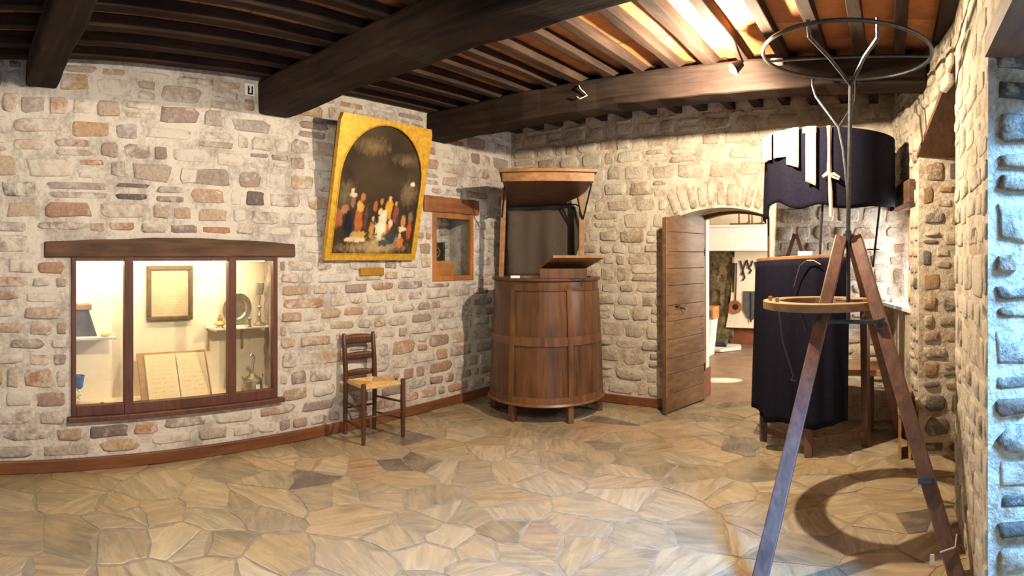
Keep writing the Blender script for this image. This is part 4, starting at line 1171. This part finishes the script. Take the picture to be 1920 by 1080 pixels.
# frame with arched head
obj('jamb_post', MB().box(-1.955, -1.915, 5.845, 5.93, 0, 1.90), 'door_wood', door, 0.003)
obj('jamb_post', MB().box(-1.235, -1.185, 5.845, 5.93, 0, 1.90), 'baseboard_wood', door, 0.003)
m_ = MB(); vs = []; n = 14
for i in range(n + 1):
    x = -1.955 + (0.77) * i / n
    z = arch_z(x, -1.955, -1.185, 1.875, 0.075)
    vs += [(x, 5.845, z), (x, 5.93, z), (x, 5.93, z + 0.045), (x, 5.845, z + 0.045)]
fs = [(0, 1, 2, 3), tuple(4 * n + k for k in (3, 2, 1, 0))]
for i in range(n): fs += [(4 * i + k, 4 * i + (k + 1) % 4, 4 * i + 4 + (k + 1) % 4, 4 * i + 4 + k) for k in range(4)]
obj('arched_head', m_.add(vs, fs), 'baseboard_wood', door)
obj('reveal_skirting', MB().box(-1.952, -1.93, 5.935, 6.14, 0.0, 0.30), 'far_dado', door)

# ------------------------------------------------------------------ room beyond the door
struct(obj('floor_beyond', MB().box(-4.6, 1.0, 5.84, 10.2, -0.12, -0.004), 'far_floor'))
struct(obj('wall_beyond', MB().box(-4.6, 1.0, 9.85, 10.0, -0.1, 3.0), 'plaster_cream'))
struct(obj('wall_beyond_side', MB().box(-4.7, -4.5, 6.1, 9.9, -0.1, 3.0), 'plaster_cream'))
struct(obj('wall_beyond_right', MB().box(0.6, 0.75, 6.14, 9.9, -0.1, 3.0), 'plaster_cream'))
struct(obj('ceiling_beyond', MB().box(-4.7, 1.0, 6.1, 10.0, 3.0, 3.1), 'plaster_cream'))
struct(obj('baseboard_beyond', MB().box(-2.95, 0.6, 9.81, 9.85, 0.0, 0.285), 'far_dado'))
hd = thing('fireplace_hood', 'white plastered fireplace hood in the room beyond the open door', 'hood', (-2.5, 9.5, 1.56))
obj('hood_band', MB().box(-4.0, -1.55, 9.15, 9.85, 1.60, 1.985), 'plaster_white', hd, 0.01)
obj('hood_shelf', MB().box(-4.0, -1.50, 9.11, 9.85, 1.985, 2.02), 'plaster_white', hd, 0.005)
m_ = MB().prism([(-2.78, 0.29), (-1.75, 0.29), (-1.75, 1.6), (-2.62, 1.6), (-2.66, 1.2), (-2.70, 0.7)], lambda u, v, d: (u, 9.84 - d, v), 0.0, 0.16)
obj('chimney_cheek', m_, 'plaster_cream', hd, 0.01)
hs = MB().grid(24, 24, lambda s, t: (-4.0 + 1.35 * s, 9.76 - 0.10 * abs(noise.noise(Vector((s * 9, t * 12, 3)))) - 0.05 * noise.noise(Vector((s * 20, t * 22, 1))), 0.0 + 1.6 * t))
tag(obj('hearth_back', hs, 'rough_dark_stone', None, solid=0.03, at=(-3.3, 9.78, 0)), 'rough sooty stone back of the fireplace seen through the doorway', 'fireplace wall')
m_ = MB().prism([(-3.25, 8.95), (-2.62, 8.85), (-2.36, 9.15), (-2.45, 9.45), (-3.2, 9.55)], lambda u, v, d: (u, v, d), 0.0, 0.05)
tag(obj('hearth_slab', m_, 'hearth_slab', None, 0.012, at=(-2.8, 9.2, 0)), 'pale stone hearth slab on the floor of the room beyond the door', 'hearth')
lg = thing('black_firedog', 'black iron firedog with log lying on the pale hearth slab', 'firedog', (-2.85, 9.25, 0.05))
obj('log', MB().tube([(-3.0, 9.3, 0.115), (-2.62, 9.2, 0.115)], 0.05, 10), 'slate_board', lg)
obj('iron_bar', MB().bar((-3.0, 9.12, 0.065), (-2.6, 9.1, 0.065), 0.03, 0.03), 'black_iron', lg)
wb = thing('white_crate', 'white box with a dark inset standing beyond the door jamb', 'crate', (-2.72, 8.5, 0.0))
obj('pedestal', MB().add([(-3.0, 8.4, 0.0), (-2.68, 8.4, 0.0), (-2.62, 8.4, 0.56), (-3.0, 8.4, 0.56), (-3.0, 8.7, 0.0), (-2.68, 8.7, 0.0), (-2.62, 8.7, 0.56), (-3.0, 8.7, 0.56)], [(0, 1, 2, 3), (7, 6, 5, 4), (0, 4, 5, 1), (1, 5, 6, 2), (2, 6, 7, 3), (3, 7, 4, 0)]), 'plaster_white', wb)
obj('top_box', MB().box(-3.0, -2.60, 8.4, 8.7, 0.56, 0.75), 'lamp_block_wood', wb, 0.005)
obj('dark_inset', MB().box(-2.74, -2.63, 8.392, 8.40, 0.60, 0.70), 'slate_board', wb)
cp = thing('copper_pan', 'copper pan with dark centre hanging by a long handle beyond the door', 'pan', (-2.56, 9.64, 0.55))
m_ = MB().lathe([(0.0, 0.0), (0.06, 0.0), (0.11, 0.02), (0.115, 0.03), (0.09, 0.03), (0.05, 0.012), (0.0, 0.012)], (0, 0, 0), 24)
mt = Matrix.Translation((-2.60, 9.67, 0.65)) @ Matrix.Rotation(math.radians(90), 4, 'X')
m_.v = [tuple(mt @ Vector(p)) for p in m_.v]
obj('pan_bowl', m_, 'copper', cp)
m_ = MB().lathe([(0.0, 0.034), (0.048, 0.034), (0.048, 0.02), (0.0, 0.02)], (0, 0, 0), 16); m_.v = [tuple(mt @ Vector(p)) for p in m_.v]
obj('pan_centre', m_, 'black_iron', cp)
obj('pan_handle', MB().tube([(-2.595, 9.66, 0.74), (-2.575, 9.66, 1.40)], 0.009, 6), 'black_iron', cp)
bd = thing('iron_shovel_blade', 'dark shield-shaped iron plate hanging beside the copper pan beyond the door', 'iron plate', (-2.28, 9.64, 0.4))
obj('blade', MB().prism([(-2.46, 0.92), (-2.46, 0.60), (-2.39, 0.47), (-2.32, 0.42), (-2.25, 0.47), (-2.18, 0.60), (-2.18, 0.92)][::-1], lambda u, v, d: (u, 9.67 - d, v), 0.0, 0.02), 'slate_board', bd, 0.006)
obj('rib', MB().tube([(-2.32, 9.64, 0.90), (-2.32, 9.64, 0.40)], 0.012, 6), 'black_iron', bd)
kn = thing('hanging_saw', 'long narrow dark blade hanging under the fireplace hood', 'saw', (-2.64, 9.64, 0.9))
obj('saw_blade', MB().prism([(-2.665, 1.40), (-2.61, 1.40), (-2.63, 0.9), (-2.65, 0.9)], lambda u, v, d: (u, 9.67 - d, v), 0, 0.012), 'black_iron', kn)
obj('saw_handle', MB().tube([(-2.64, 9.66, 1.40), (-2.64, 9.66, 1.50)], 0.02, 8), 'lamp_block_wood', kn)
for i, (xx, z0, z1, nm, lb_) in enumerate(((-2.46, 1.10, 1.44, 'hanging_tongs', 'black iron tongs hanging on the cheek of the fireplace'), (-2.345, 1.22, 1.45, 'hanging_hook', 'black curved pot hook hanging beside the iron tongs'), (-2.20, 1.28, 1.42, 'hanging_ladle', 'dark short ladle hanging next to the pot hook'))):
    t_ = thing(nm, lb_, nm.split('_')[1], (xx, 9.64, z0))
    obj('arm', MB().tube([(xx - 0.05, 9.66, z1), (xx - 0.02, 9.66, z1 - 0.12), (xx + 0.03, 9.66, z0 + 0.05), (xx - 0.01, 9.66, z0)], 0.014, 6), 'black_iron', t_)
    obj('arm', MB().tube([(xx + 0.05, 9.66, z1 - 0.01), (xx + 0.02, 9.66, z1 - 0.10), (xx - 0.03, 9.66, z0 + 0.09)], 0.012, 6), 'black_iron', t_)
rk = thing('wooden_rack', 'brown wooden rack of rounded frames standing on top of the fireplace hood', 'rack', (-2.25, 9.3, 2.02))
for k, xx in enumerate((-2.44, -2.22)):
    m_ = MB().tube([(xx, 9.3, 2.045), (xx + 0.0, 9.3, 2.26), (xx + 0.16, 9.3, 2.26), (xx + 0.17, 9.3, 2.07), (xx + 0.13, 9.3, 2.045)], 0.016, 8, True)
    obj('rack_frame', m_, 'baseboard_wood', rk)
obj('rack_base', MB().box(-2.58, -2.0, 9.24, 9.36, 2.021, 2.05), 'baseboard_wood', rk)
# the sun patch on that floor comes in by a window of the far room, out of sight round the corner to the right
light('hearth_room_window_offscreen', 'AREA', (0.58, 7.7, 1.7), (-2.5, 9.0, 1.0), 300, (1.0, 0.95, 0.86), shape='RECTANGLE', size=1.0, size_y=1.2)
light('hearth_room_sun_offscreen', 'SPOT', (0.57, 7.5, 1.9), (-2.0, 6.88, 0.0), 3500, (0.98, 0.98, 1.0), spot_size=math.radians(5.2), spot_blend=0.15, shadow_soft_size=0.01)

# ------------------------------------------------------------------ draped round stand at the right, with its canopy
DC = Vector((-0.60, 4.82, 0)); DRr = 0.465
CD = math.atan2(-DC.y, -DC.x)
ds = thing('draped_stand', 'open wooden round stand with curved top rail and feet, covered by a navy cloth', 'pulpit', (DC.x, DC.y, 0))
def dsp(r, deg, z): return Vector((DC.x + r * math.cos(CD + math.radians(deg)), DC.y + r * math.sin(CD + math.radians(deg)), z))
for dg in (-80, -8, 62):
    obj('post', MB().bar(dsp(DRr - 0.02, dg, 0), dsp(DRr - 0.04, dg, 1.44), 0.06, 0.06, dsp(1, dg, 0) - DC), 'tripod_wood', ds, 0.004)
for s0, s1 in ((-80, -8), (-8, 62)):
    obj('foot_rail', MB().bar(dsp(DRr - 0.02, s0, 0.10), dsp(DRr - 0.02, s1, 0.10), 0.035, 0.05), 'tripod_wood', ds, 0.004)
vs = []; n = 24
for i in range(n + 1):
    dg = -92 + 150 * i / n
    zt = 1.455 + 0.06 * i / n
    for rr, zo in ((DRr - 0.06, 0), (DRr + 0.035, 0), (DRr + 0.035, 0.026), (DRr - 0.06, 0.026)):
        vs.append(dsp(rr, dg, zt + zo))
fs = [(0, 1, 2, 3), tuple(4 * n + k for k in (3, 2, 1, 0))]
for i in range(n): fs += [(4 * i + k, 4 * i + (k + 1) % 4, 4 * i + 4 + (k + 1) % 4, 4 * i + 4 + k) for k in range(4)]
m_ = MB().add(vs, fs)
obj('top_rail', m_, 'rail_wood', ds, 0.004)
obj('seat_board', MB().add([(-0.72, 4.70, 0.55), (-0.02, 4.66, 0.55), (-0.10, 5.15, 0.55), (-0.72, 5.20, 0.55), (-0.72, 4.70, 0.60), (-0.02, 4.66, 0.60), (-0.10, 5.15, 0.60), (-0.72, 5.20, 0.60)],
    [(0, 3, 2, 1), (4, 5, 6, 7), (0, 1, 5, 4), (1, 2, 6, 5), (2, 3, 7, 6), (3, 0, 4, 7)]), 'step_wood', ds, 0.006)
for x, y in ((-0.16, 5.1), (-0.68, 5.14)):
    obj('rear_post', MB().bar((x, y, 0), (x, y, 0.55), 0.05, 0.05), 'tripod_wood', ds, 0.004)
for s in (-1, 1):
    obj('back_strut', MB().bar((-0.845 + s * 0.085, 5.24, 1.46), (-0.845 + s * 0.008, 5.24, 1.71), 0.03, 0.035), 'tripod_wood', ds, 0.003)
obj('strut_rail', MB().bar((-0.95, 5.24, 1.45), (-0.72, 5.24, 1.45), 0.03, 0.03), 'tripod_wood', ds)
obj('strut_post', MB().bar((-0.845, 5.24, 0), (-0.845, 5.24, 1.45), 0.04, 0.04), 'tripod_wood', ds)
# navy cloth over the stand
def drape(s, t):
    dg = -96 + 126 * s
    bot = 0.235 + 0.05 * (s - 0.5) ** 2 + 0.012 * math.sin(s * 15)
    z = bot + (1.452 + 0.05 * s - bot) * t
    rr = DRr + 0.035 + (0.04 * math.sin(s * 17 + 1) + 0.022 * math.sin(s * 37)) * (1.15 - t) * 0.6 + 0.004 * math.sin(s * 60)
    return dsp(rr, dg, z)
tag(obj('navy_drape', MB().grid(90, 24, drape), 'navy_cloth', None, solid=0.005, at=tuple(dsp(DRr, -30, 0.24))), 'long navy cloth hanging from the curved rail of the round stand', 'cloth')
rb = thing('thin_cords', 'thin pale cords hanging over the navy cloth of the round stand', 'cord', tuple(dsp(0.52, -5, 1.2)))
q0 = dsp(0.535, -8, 1.475)
obj('cord', MB().tube([q0, q0 + Vector((-0.05, -0.01, -0.04)), q0 + Vector((-0.10, 0.02, -0.20))], 0.005, 6), 'grey_cloth', rb)
obj('cord', MB().tube([q0, q0 + Vector((0.05, 0.0, 0.0)), q0 + Vector((0.10, 0.02, -0.03))], 0.005, 6), 'cream_ribbon', rb)
tag(obj('rail_card', MB().box(-0.70, -0.59, 4.445, 4.449, 1.505, 1.545), 'card_white', None, at=(-0.645, 4.447, 1.505)), 'small white card standing on the curved rail of the draped stand', 'card')
# canopy hoop with cloth
KC = Vector((-0.50, 4.85, 0)); KR = 0.525
CK = math.atan2(-KC.y, -KC.x)
def kp(r, deg, z): return Vector((KC.x + r * math.cos(CK + math.radians(deg)), KC.y + r * math.sin(CK + math.radians(deg)), z))
ca = thing('round_canopy', 'round canopy hoop on thin iron rods above the draped stand', 'canopy', (KC.x, KC.y, 1.45))
obj('hoop', MB().tube([kp(KR - 0.012, a_, 2.445) for a_ in range(0, 360, 10)], 0.012, 8, True), 'black_iron', ca)
obj('canopy_disc', MB().lathe([(0.0, 2.44), (KR - 0.02, 2.44), (KR - 0.02, 2.455), (0.0, 2.455)], (KC.x, KC.y, 0), 36), 'navy_cloth', ca)
for p0, p1 in (((-0.471, 4.37, 2.44), (-0.522, 4.37, 1.49)), ((-0.02, 4.70, 2.44), (-0.129, 4.62, 1.42))):
    obj('rod', MB().tube([p0, p1], 0.010, 8), 'black_iron', ca)
obj('rod_cross', MB().tube([(-0.18, 4.62, 1.56), (-0.08, 4.62, 1.56)], 0.006, 6), 'black_iron', ca)
def kcloth(s, t):
    dg = -100 + 205 * s
    fold = (0.022 * math.sin(s * 44) + 0.016 * math.sin(s * 23 + 2)) * max(0.0, 1 - s * 1.5)
    bot = 1.885 + 0.02 * math.sin(s * 9) + 0.022 * math.sin(s * 31)* (1 if s < 0.5 else 0.2) - (0.10 if s < 0.10 else 0)
    z = bot + (2.462 - bot) * t
    return kp(KR + 0.006 + fold * (1 - t * 0.9) + (0.012 if s > 0.5 else 0), dg, z)
tag(obj('canopy_cloth', MB().grid(150, 16, kcloth), 'navy_cloth', None, solid=0.004, at=tuple(kp(KR, 0, 1.9))), 'dark navy cloth skirt hanging round the canopy above the draped stand', 'cloth')
cr = thing('cream_ribbons', 'cream ribbon strips of different lengths hung over the navy canopy cloth', 'ribbons', tuple(kp(KR + 0.02, -40, 2.2)))
for (p0, p1, zt, zb, tw) in ((-74, -52, 2.455, 2.255, 0.0), (-51.5, -36, 2.462, 2.26, 0.0), (-35, -24, 2.466, 2.20, 0.3), (-18, -10, 2.466, 2.06, 0.5), (-21, -9.5, 2.466, 2.42, 0.0), (-2, 2.2, 2.466, 2.12, 1.0)):
    def rib(s, t):
        dg = p0 + (p1 - p0) * (s if tw < 0.9 else 0.5 + (s - 0.5) * (1 - 0.35 * math.sin(PI * t)))
        zz_ = zb + (zt - zb) * t - (0.035 * s * (1 - t) if tw else 0)
        return kp(KR + 0.036 + 0.008 * math.sin(s * 7 + p0) , dg, zz_)
    obj('ribbon', MB().grid(10, 10, rib), 'cream_ribbon', cr, solid=0.003)
bw = kp(KR + 0.05, 0.2, 2.10)
obj('bow', MB().tube([bw + er * 0 + Vector((-0.05, 0, -0.012)), bw + Vector((-0.02, 0, 0.012)), bw, bw + Vector((0.03, 0, 0.01)), bw + Vector((0.075, 0, -0.015))], [0.010, 0.016, 0.012, 0.012, 0.006], 8), 'cream_ribbon', cr)
obj('bow_tail', MB().tube([bw, bw + Vector((0.035, 0, -0.018)), bw + Vector((0.07, 0, -0.03))], 0.008, 6), 'cream_ribbon', cr)
obj('ribbon_tail', MB().tube([bw, bw + Vector((0.006, 0.01, -0.12)), bw + Vector((0.010, 0.02, -0.30))], [0.010, 0.016, 0.014], 8), 'cream_ribbon', cr)
# little wooden steps behind the tripod
stp = thing('wooden_steps', 'small light wooden steps against the stone pier behind the tripod', 'steps', (0.14, 4.5, 0))
obj('tread', MB().box(0.062, 0.165, 4.46, 4.62, 0.45, 0.48), 'step_wood', stp, 0.004)
obj('tread', MB().box(0.062, 0.190, 4.33, 4.50, 0.33, 0.36), 'step_wood', stp, 0.004)
for xx in (0.068, 0.14):
    obj('stringer', MB().prism([(4.34, 0.0), (4.60, 0.0), (4.60, 0.45), (4.50, 0.45), (4.34, 0.33)], lambda u, v, d: (xx + d, u, v), 0.0, 0.02), 'step_wood', stp)

# ------------------------------------------------------------------ tall tripod with rings
tp = thing('tripod_frame', 'tall dark wooden tripod carrying an iron ring and a wooden ring', 'tripod', (-0.25, 3.6, 0))
AP = Vector((-0.25, 3.60, 1.62))
for ft, off in (((-0.588, 2.55, 0), (-0.045, -0.03, 0)), ((0.320, 2.62, 0), (0.045, -0.03, 0)), ((0.10, 4.95, 0), (0.015, 0.05, 0))):
    a_ = AP + Vector(off)
    obj('leg', MB().bar(ft, a_, 0.075, 0.05, (0, 1, 0.2), 0.075, 0.05), 'tripod_wood', tp, 0.006)
obj('head_block', MB().box(-0.285, -0.215, 3.57, 3.65, 1.56, 1.645), 'tripod_wood', tp, 0.006)
RC, RZ, RR = Vector((-0.25, 3.50, 0)), 2.715, 0.505
def rp(deg, r=RR, z=RZ): return Vector((RC.x + r * math.cos(math.radians(deg)), RC.y + r * math.sin(math.radians(deg)), z))
obj('iron_ring', MB().tube([rp(a_) for a_ in range(0, 360, 6)], 0.012, 8, True), 'iron', tp)
obj('ring_crossbar', MB().tube([rp(172), rp(5)], 0.007, 6), 'iron', tp)
obj('main_rod', MB().tube([(-0.25, 3.55, 1.12), (-0.25, 3.55, 1.7), (-0.236, 3.57, 2.56)], 0.013, 8), 'iron', tp)
nL, nR = rp(-110), rp(-68)
J = Vector((-0.236, 3.57, 2.55))
obj('fork_arm', MB().tube([J, J + (nL - J) * 0.55 + Vector((0, 0, -0.02)), nL + Vector((0.0, 0.05, -0.05)), nL + Vector((0, 0, 0.02))], 0.012, 8), 'iron', tp)
obj('fork_arm', MB().tube([J, J + (nR - J) * 0.55 + Vector((0, 0, -0.02)), nR + Vector((0.0, 0.05, -0.06)), nR + Vector((0, 0, 0.025))], 0.012, 8), 'iron', tp)
J2 = Vector((-0.336, 3.88, 2.36))
fL, fR = rp(122), rp(88)
obj('rear_rod', MB().tube([(-0.255, 3.68, 1.60), (-0.262, 3.70, 1.9), (-0.30, 3.80, 2.2), J2], 0.011, 8), 'iron', tp)
obj('fork_arm', MB().tube([J2, J2.lerp(fL, 0.7) + Vector((-0.03, 0, -0.03)), fL + Vector((0, 0, -0.06)), fL + Vector((0, 0, 0.02))], 0.010, 8), 'iron', tp)
obj('fork_arm', MB().tube([J2, J2.lerp(fR, 0.6) + Vector((0.04, 0, -0.03)), fR + Vector((0, 0, -0.06)), fR + Vector((0, 0, 0.02))], 0.010, 8), 'iron', tp)
obj('collar', MB().tube([(-0.25, 3.55, 1.60), (-0.25, 3.55, 1.66)], 0.02, 8), 'iron', tp)
# wooden ring at working height
WC = Vector((-0.42, 3.56, 0))
m_ = MB(); vs = []; n = 48
for i in range(n):
    t = 2 * PI * i / n
    for rr, zz_ in ((0.255, 1.19), (0.352, 1.19), (0.352, 1.238), (0.255, 1.238)):
        vs.append((WC.x + rr * math.cos(t), WC.y + rr * math.sin(t), zz_))
fs = []
for i in range(n):
    j = (i + 1) % n
    fs += [(4 * i + k, 4 * i + (k + 1) % 4, 4 * j + (k + 1) % 4, 4 * j + k) for k in range(4)]
wr = obj('wooden_ring', m_.add(vs, fs), 'ring_wood', tp, 0.005)
for dg in (200, 222):
    obj('peg', MB().tube([(WC.x + 0.31 * math.cos(math.radians(dg)), WC.y + 0.31 * math.sin(math.radians(dg)), 1.235), (WC.x + 0.31 * math.cos(math.radians(dg)), WC.y + 0.31 * math.sin(math.radians(dg)), 1.265)], 0.012, 8), 'ring_wood', wr)
obj('iron_band', MB().bar((-0.385, 3.255, 1.14), (-0.03, 3.255, 1.14), 0.012, 0.022), 'iron', tp, 0.003)
for x in (-0.385, -0.03):
    obj('band_hook', MB().tube([(x, 3.25, 1.16), (x - 0.03, 3.235, 1.15), (x - 0.035, 3.235, 1.11), (x, 3.24, 1.10)], 0.010, 6), 'iron', tp)
obj('iron_arc', MB().tube([(-0.33 + 0.21 * s, 3.62 - 0.05 * math.sin(PI * s), 1.235) for s in [k / 10 for k in range(11)]], 0.008, 6), 'iron', tp)
obj('hanging_hook', MB().tube([(-0.66, 3.44, 1.19), (-0.62, 3.38, 1.0), (-0.545, 3.30, 0.82), (-0.56, 3.30, 0.80), (-0.53, 3.29, 0.80)], 0.006, 6), 'iron', tp)
obj('hanging_hook', MB().tube([(-0.50, 3.28, 1.19), (-0.46, 3.24, 1.08)], 0.006, 6), 'iron', tp)
def leg_at(ft, z):
    ft = Vector(ft); return ft.lerp(AP, z / 1.62)
for ft, z in (((0.320, 2.62, 0), 0.42),):
    c_ = leg_at(ft, z) + Vector((0.03 if ft[0] > 0 else -0.03, -0.01, 0))
    obj('leg_band', MB().bar(c_ + Vector((-0.03, 0, -0.012)), c_ + Vector((-0.03, 0, 0.018)), 0.10, 0.07), 'iron' if ft[0] > 0 else 'tripod_wood', tp, 0.003)
c_ = leg_at((0.320, 2.62, 0), 0.17)
obj('cable_tie', MB().tube([c_ + Vector((0.05, -0.03, 0.05)), c_ + Vector((0.04, -0.05, -0.0)), c_ + Vector((-0.03, -0.05, -0.02))], 0.004, 6), 'cable_white', tp)
obj('cable_tag', MB().box(c_.x - 0.075, c_.x - 0.055, c_.y - 0.05, c_.y - 0.044, c_.z - 0.075, c_.z - 0.03), 'card_white', tp)

# ------------------------------------------------------------------ lamps
def spotlight(loc, target, label, energy, color, size=None, blend=0.35, soft=0.03, deep=0.0, group=None, stem=0.13, name='spotlight_bulb'):
    t_ = thing('spotlight', label, 'spotlight', loc, group)
    L = Vector(loc); d = (Vector(target) - L).normalized()
    q = d.to_track_quat('Z', 'Y').to_matrix().to_4x4()
    m_ = MB().lathe([(0.0, -0.075), (0.022, -0.072), (0.028, -0.05), (0.042, 0.0), (0.038, 0.0), (0.026, -0.045)], (0, 0, 0), 20)
    m_.v = [tuple(Matrix.Translation(L) @ q @ Vector(p)) for p in m_.v]
    obj('lamp_head', m_, 'black_iron', t_)
    m_ = MB().lathe([(0.0, 0.020 - deep), (0.018, 0.014 - deep), (0.024, -0.005 - deep), (0.0, -0.035)], (0, 0, 0), 16)
    m_.v = [tuple(Matrix.Translation(L) @ q @ Vector(p)) for p in m_.v]
    obj('bulb', m_, 'bulb_glow', t_)
    obj('stem', MB().tube([L - d * 0.06, L - d * 0.07 + Vector((0, 0.03, 0.02)), L + Vector((0, 0.04, stem))], 0.007, 6), 'black_iron', t_)
    if size is None:       # an open bulb: shines all round, screened behind by its own lamp head
        light(name, 'POINT', tuple(L + d * 0.045), target, energy, color, shadow_soft_size=0.018)
    else:
        light(name, 'SPOT', tuple(L + d * 0.03), target, energy, color, spot_size=math.radians(size), spot_blend=blend, shadow_soft_size=soft)
    return t_
spotlight((-0.988, 3.617, 2.70), (-2.2, 3.0, 1.7), 'small glaring spotlight hanging from the ceiling in front of the dark beam', 330, WARM, stem=0.19)
spotlight((-0.9, 0.9, 2.72), (-3.3, 1.2, 0.7), 'spotlight on the ceiling opposite the display case', 280, (1.0, 0.82, 0.60), 124, 0.7, 0.06, stem=0.14, name='ceiling_spotlight_offscreen')
tag(obj('white_sensor', MB().box(-0.82, -0.735, 3.985, 4.025, 2.835, 2.88), 'white_plastic', None, 0.005, at=(-0.78, 4.0, 2.835)), 'small white sensor box on the dark ceiling beam by the iron ring', 'sensor')
cbp = [(-2.35, 4.015, 2.86), (-2.33, 4.0, 2.83), (-2.30, 4.005, 2.80), (-2.27, 4.01, 2.77), (-2.33, 4.0, 2.75), (-2.36, 4.0, 2.77)]
tag(obj('loose_wire', MB().tube(cbp, 0.005, 6), 'cable_white', None, at=cbp[0]), 'short loop of pale electric wire on the face of the ceiling beam', 'wire')
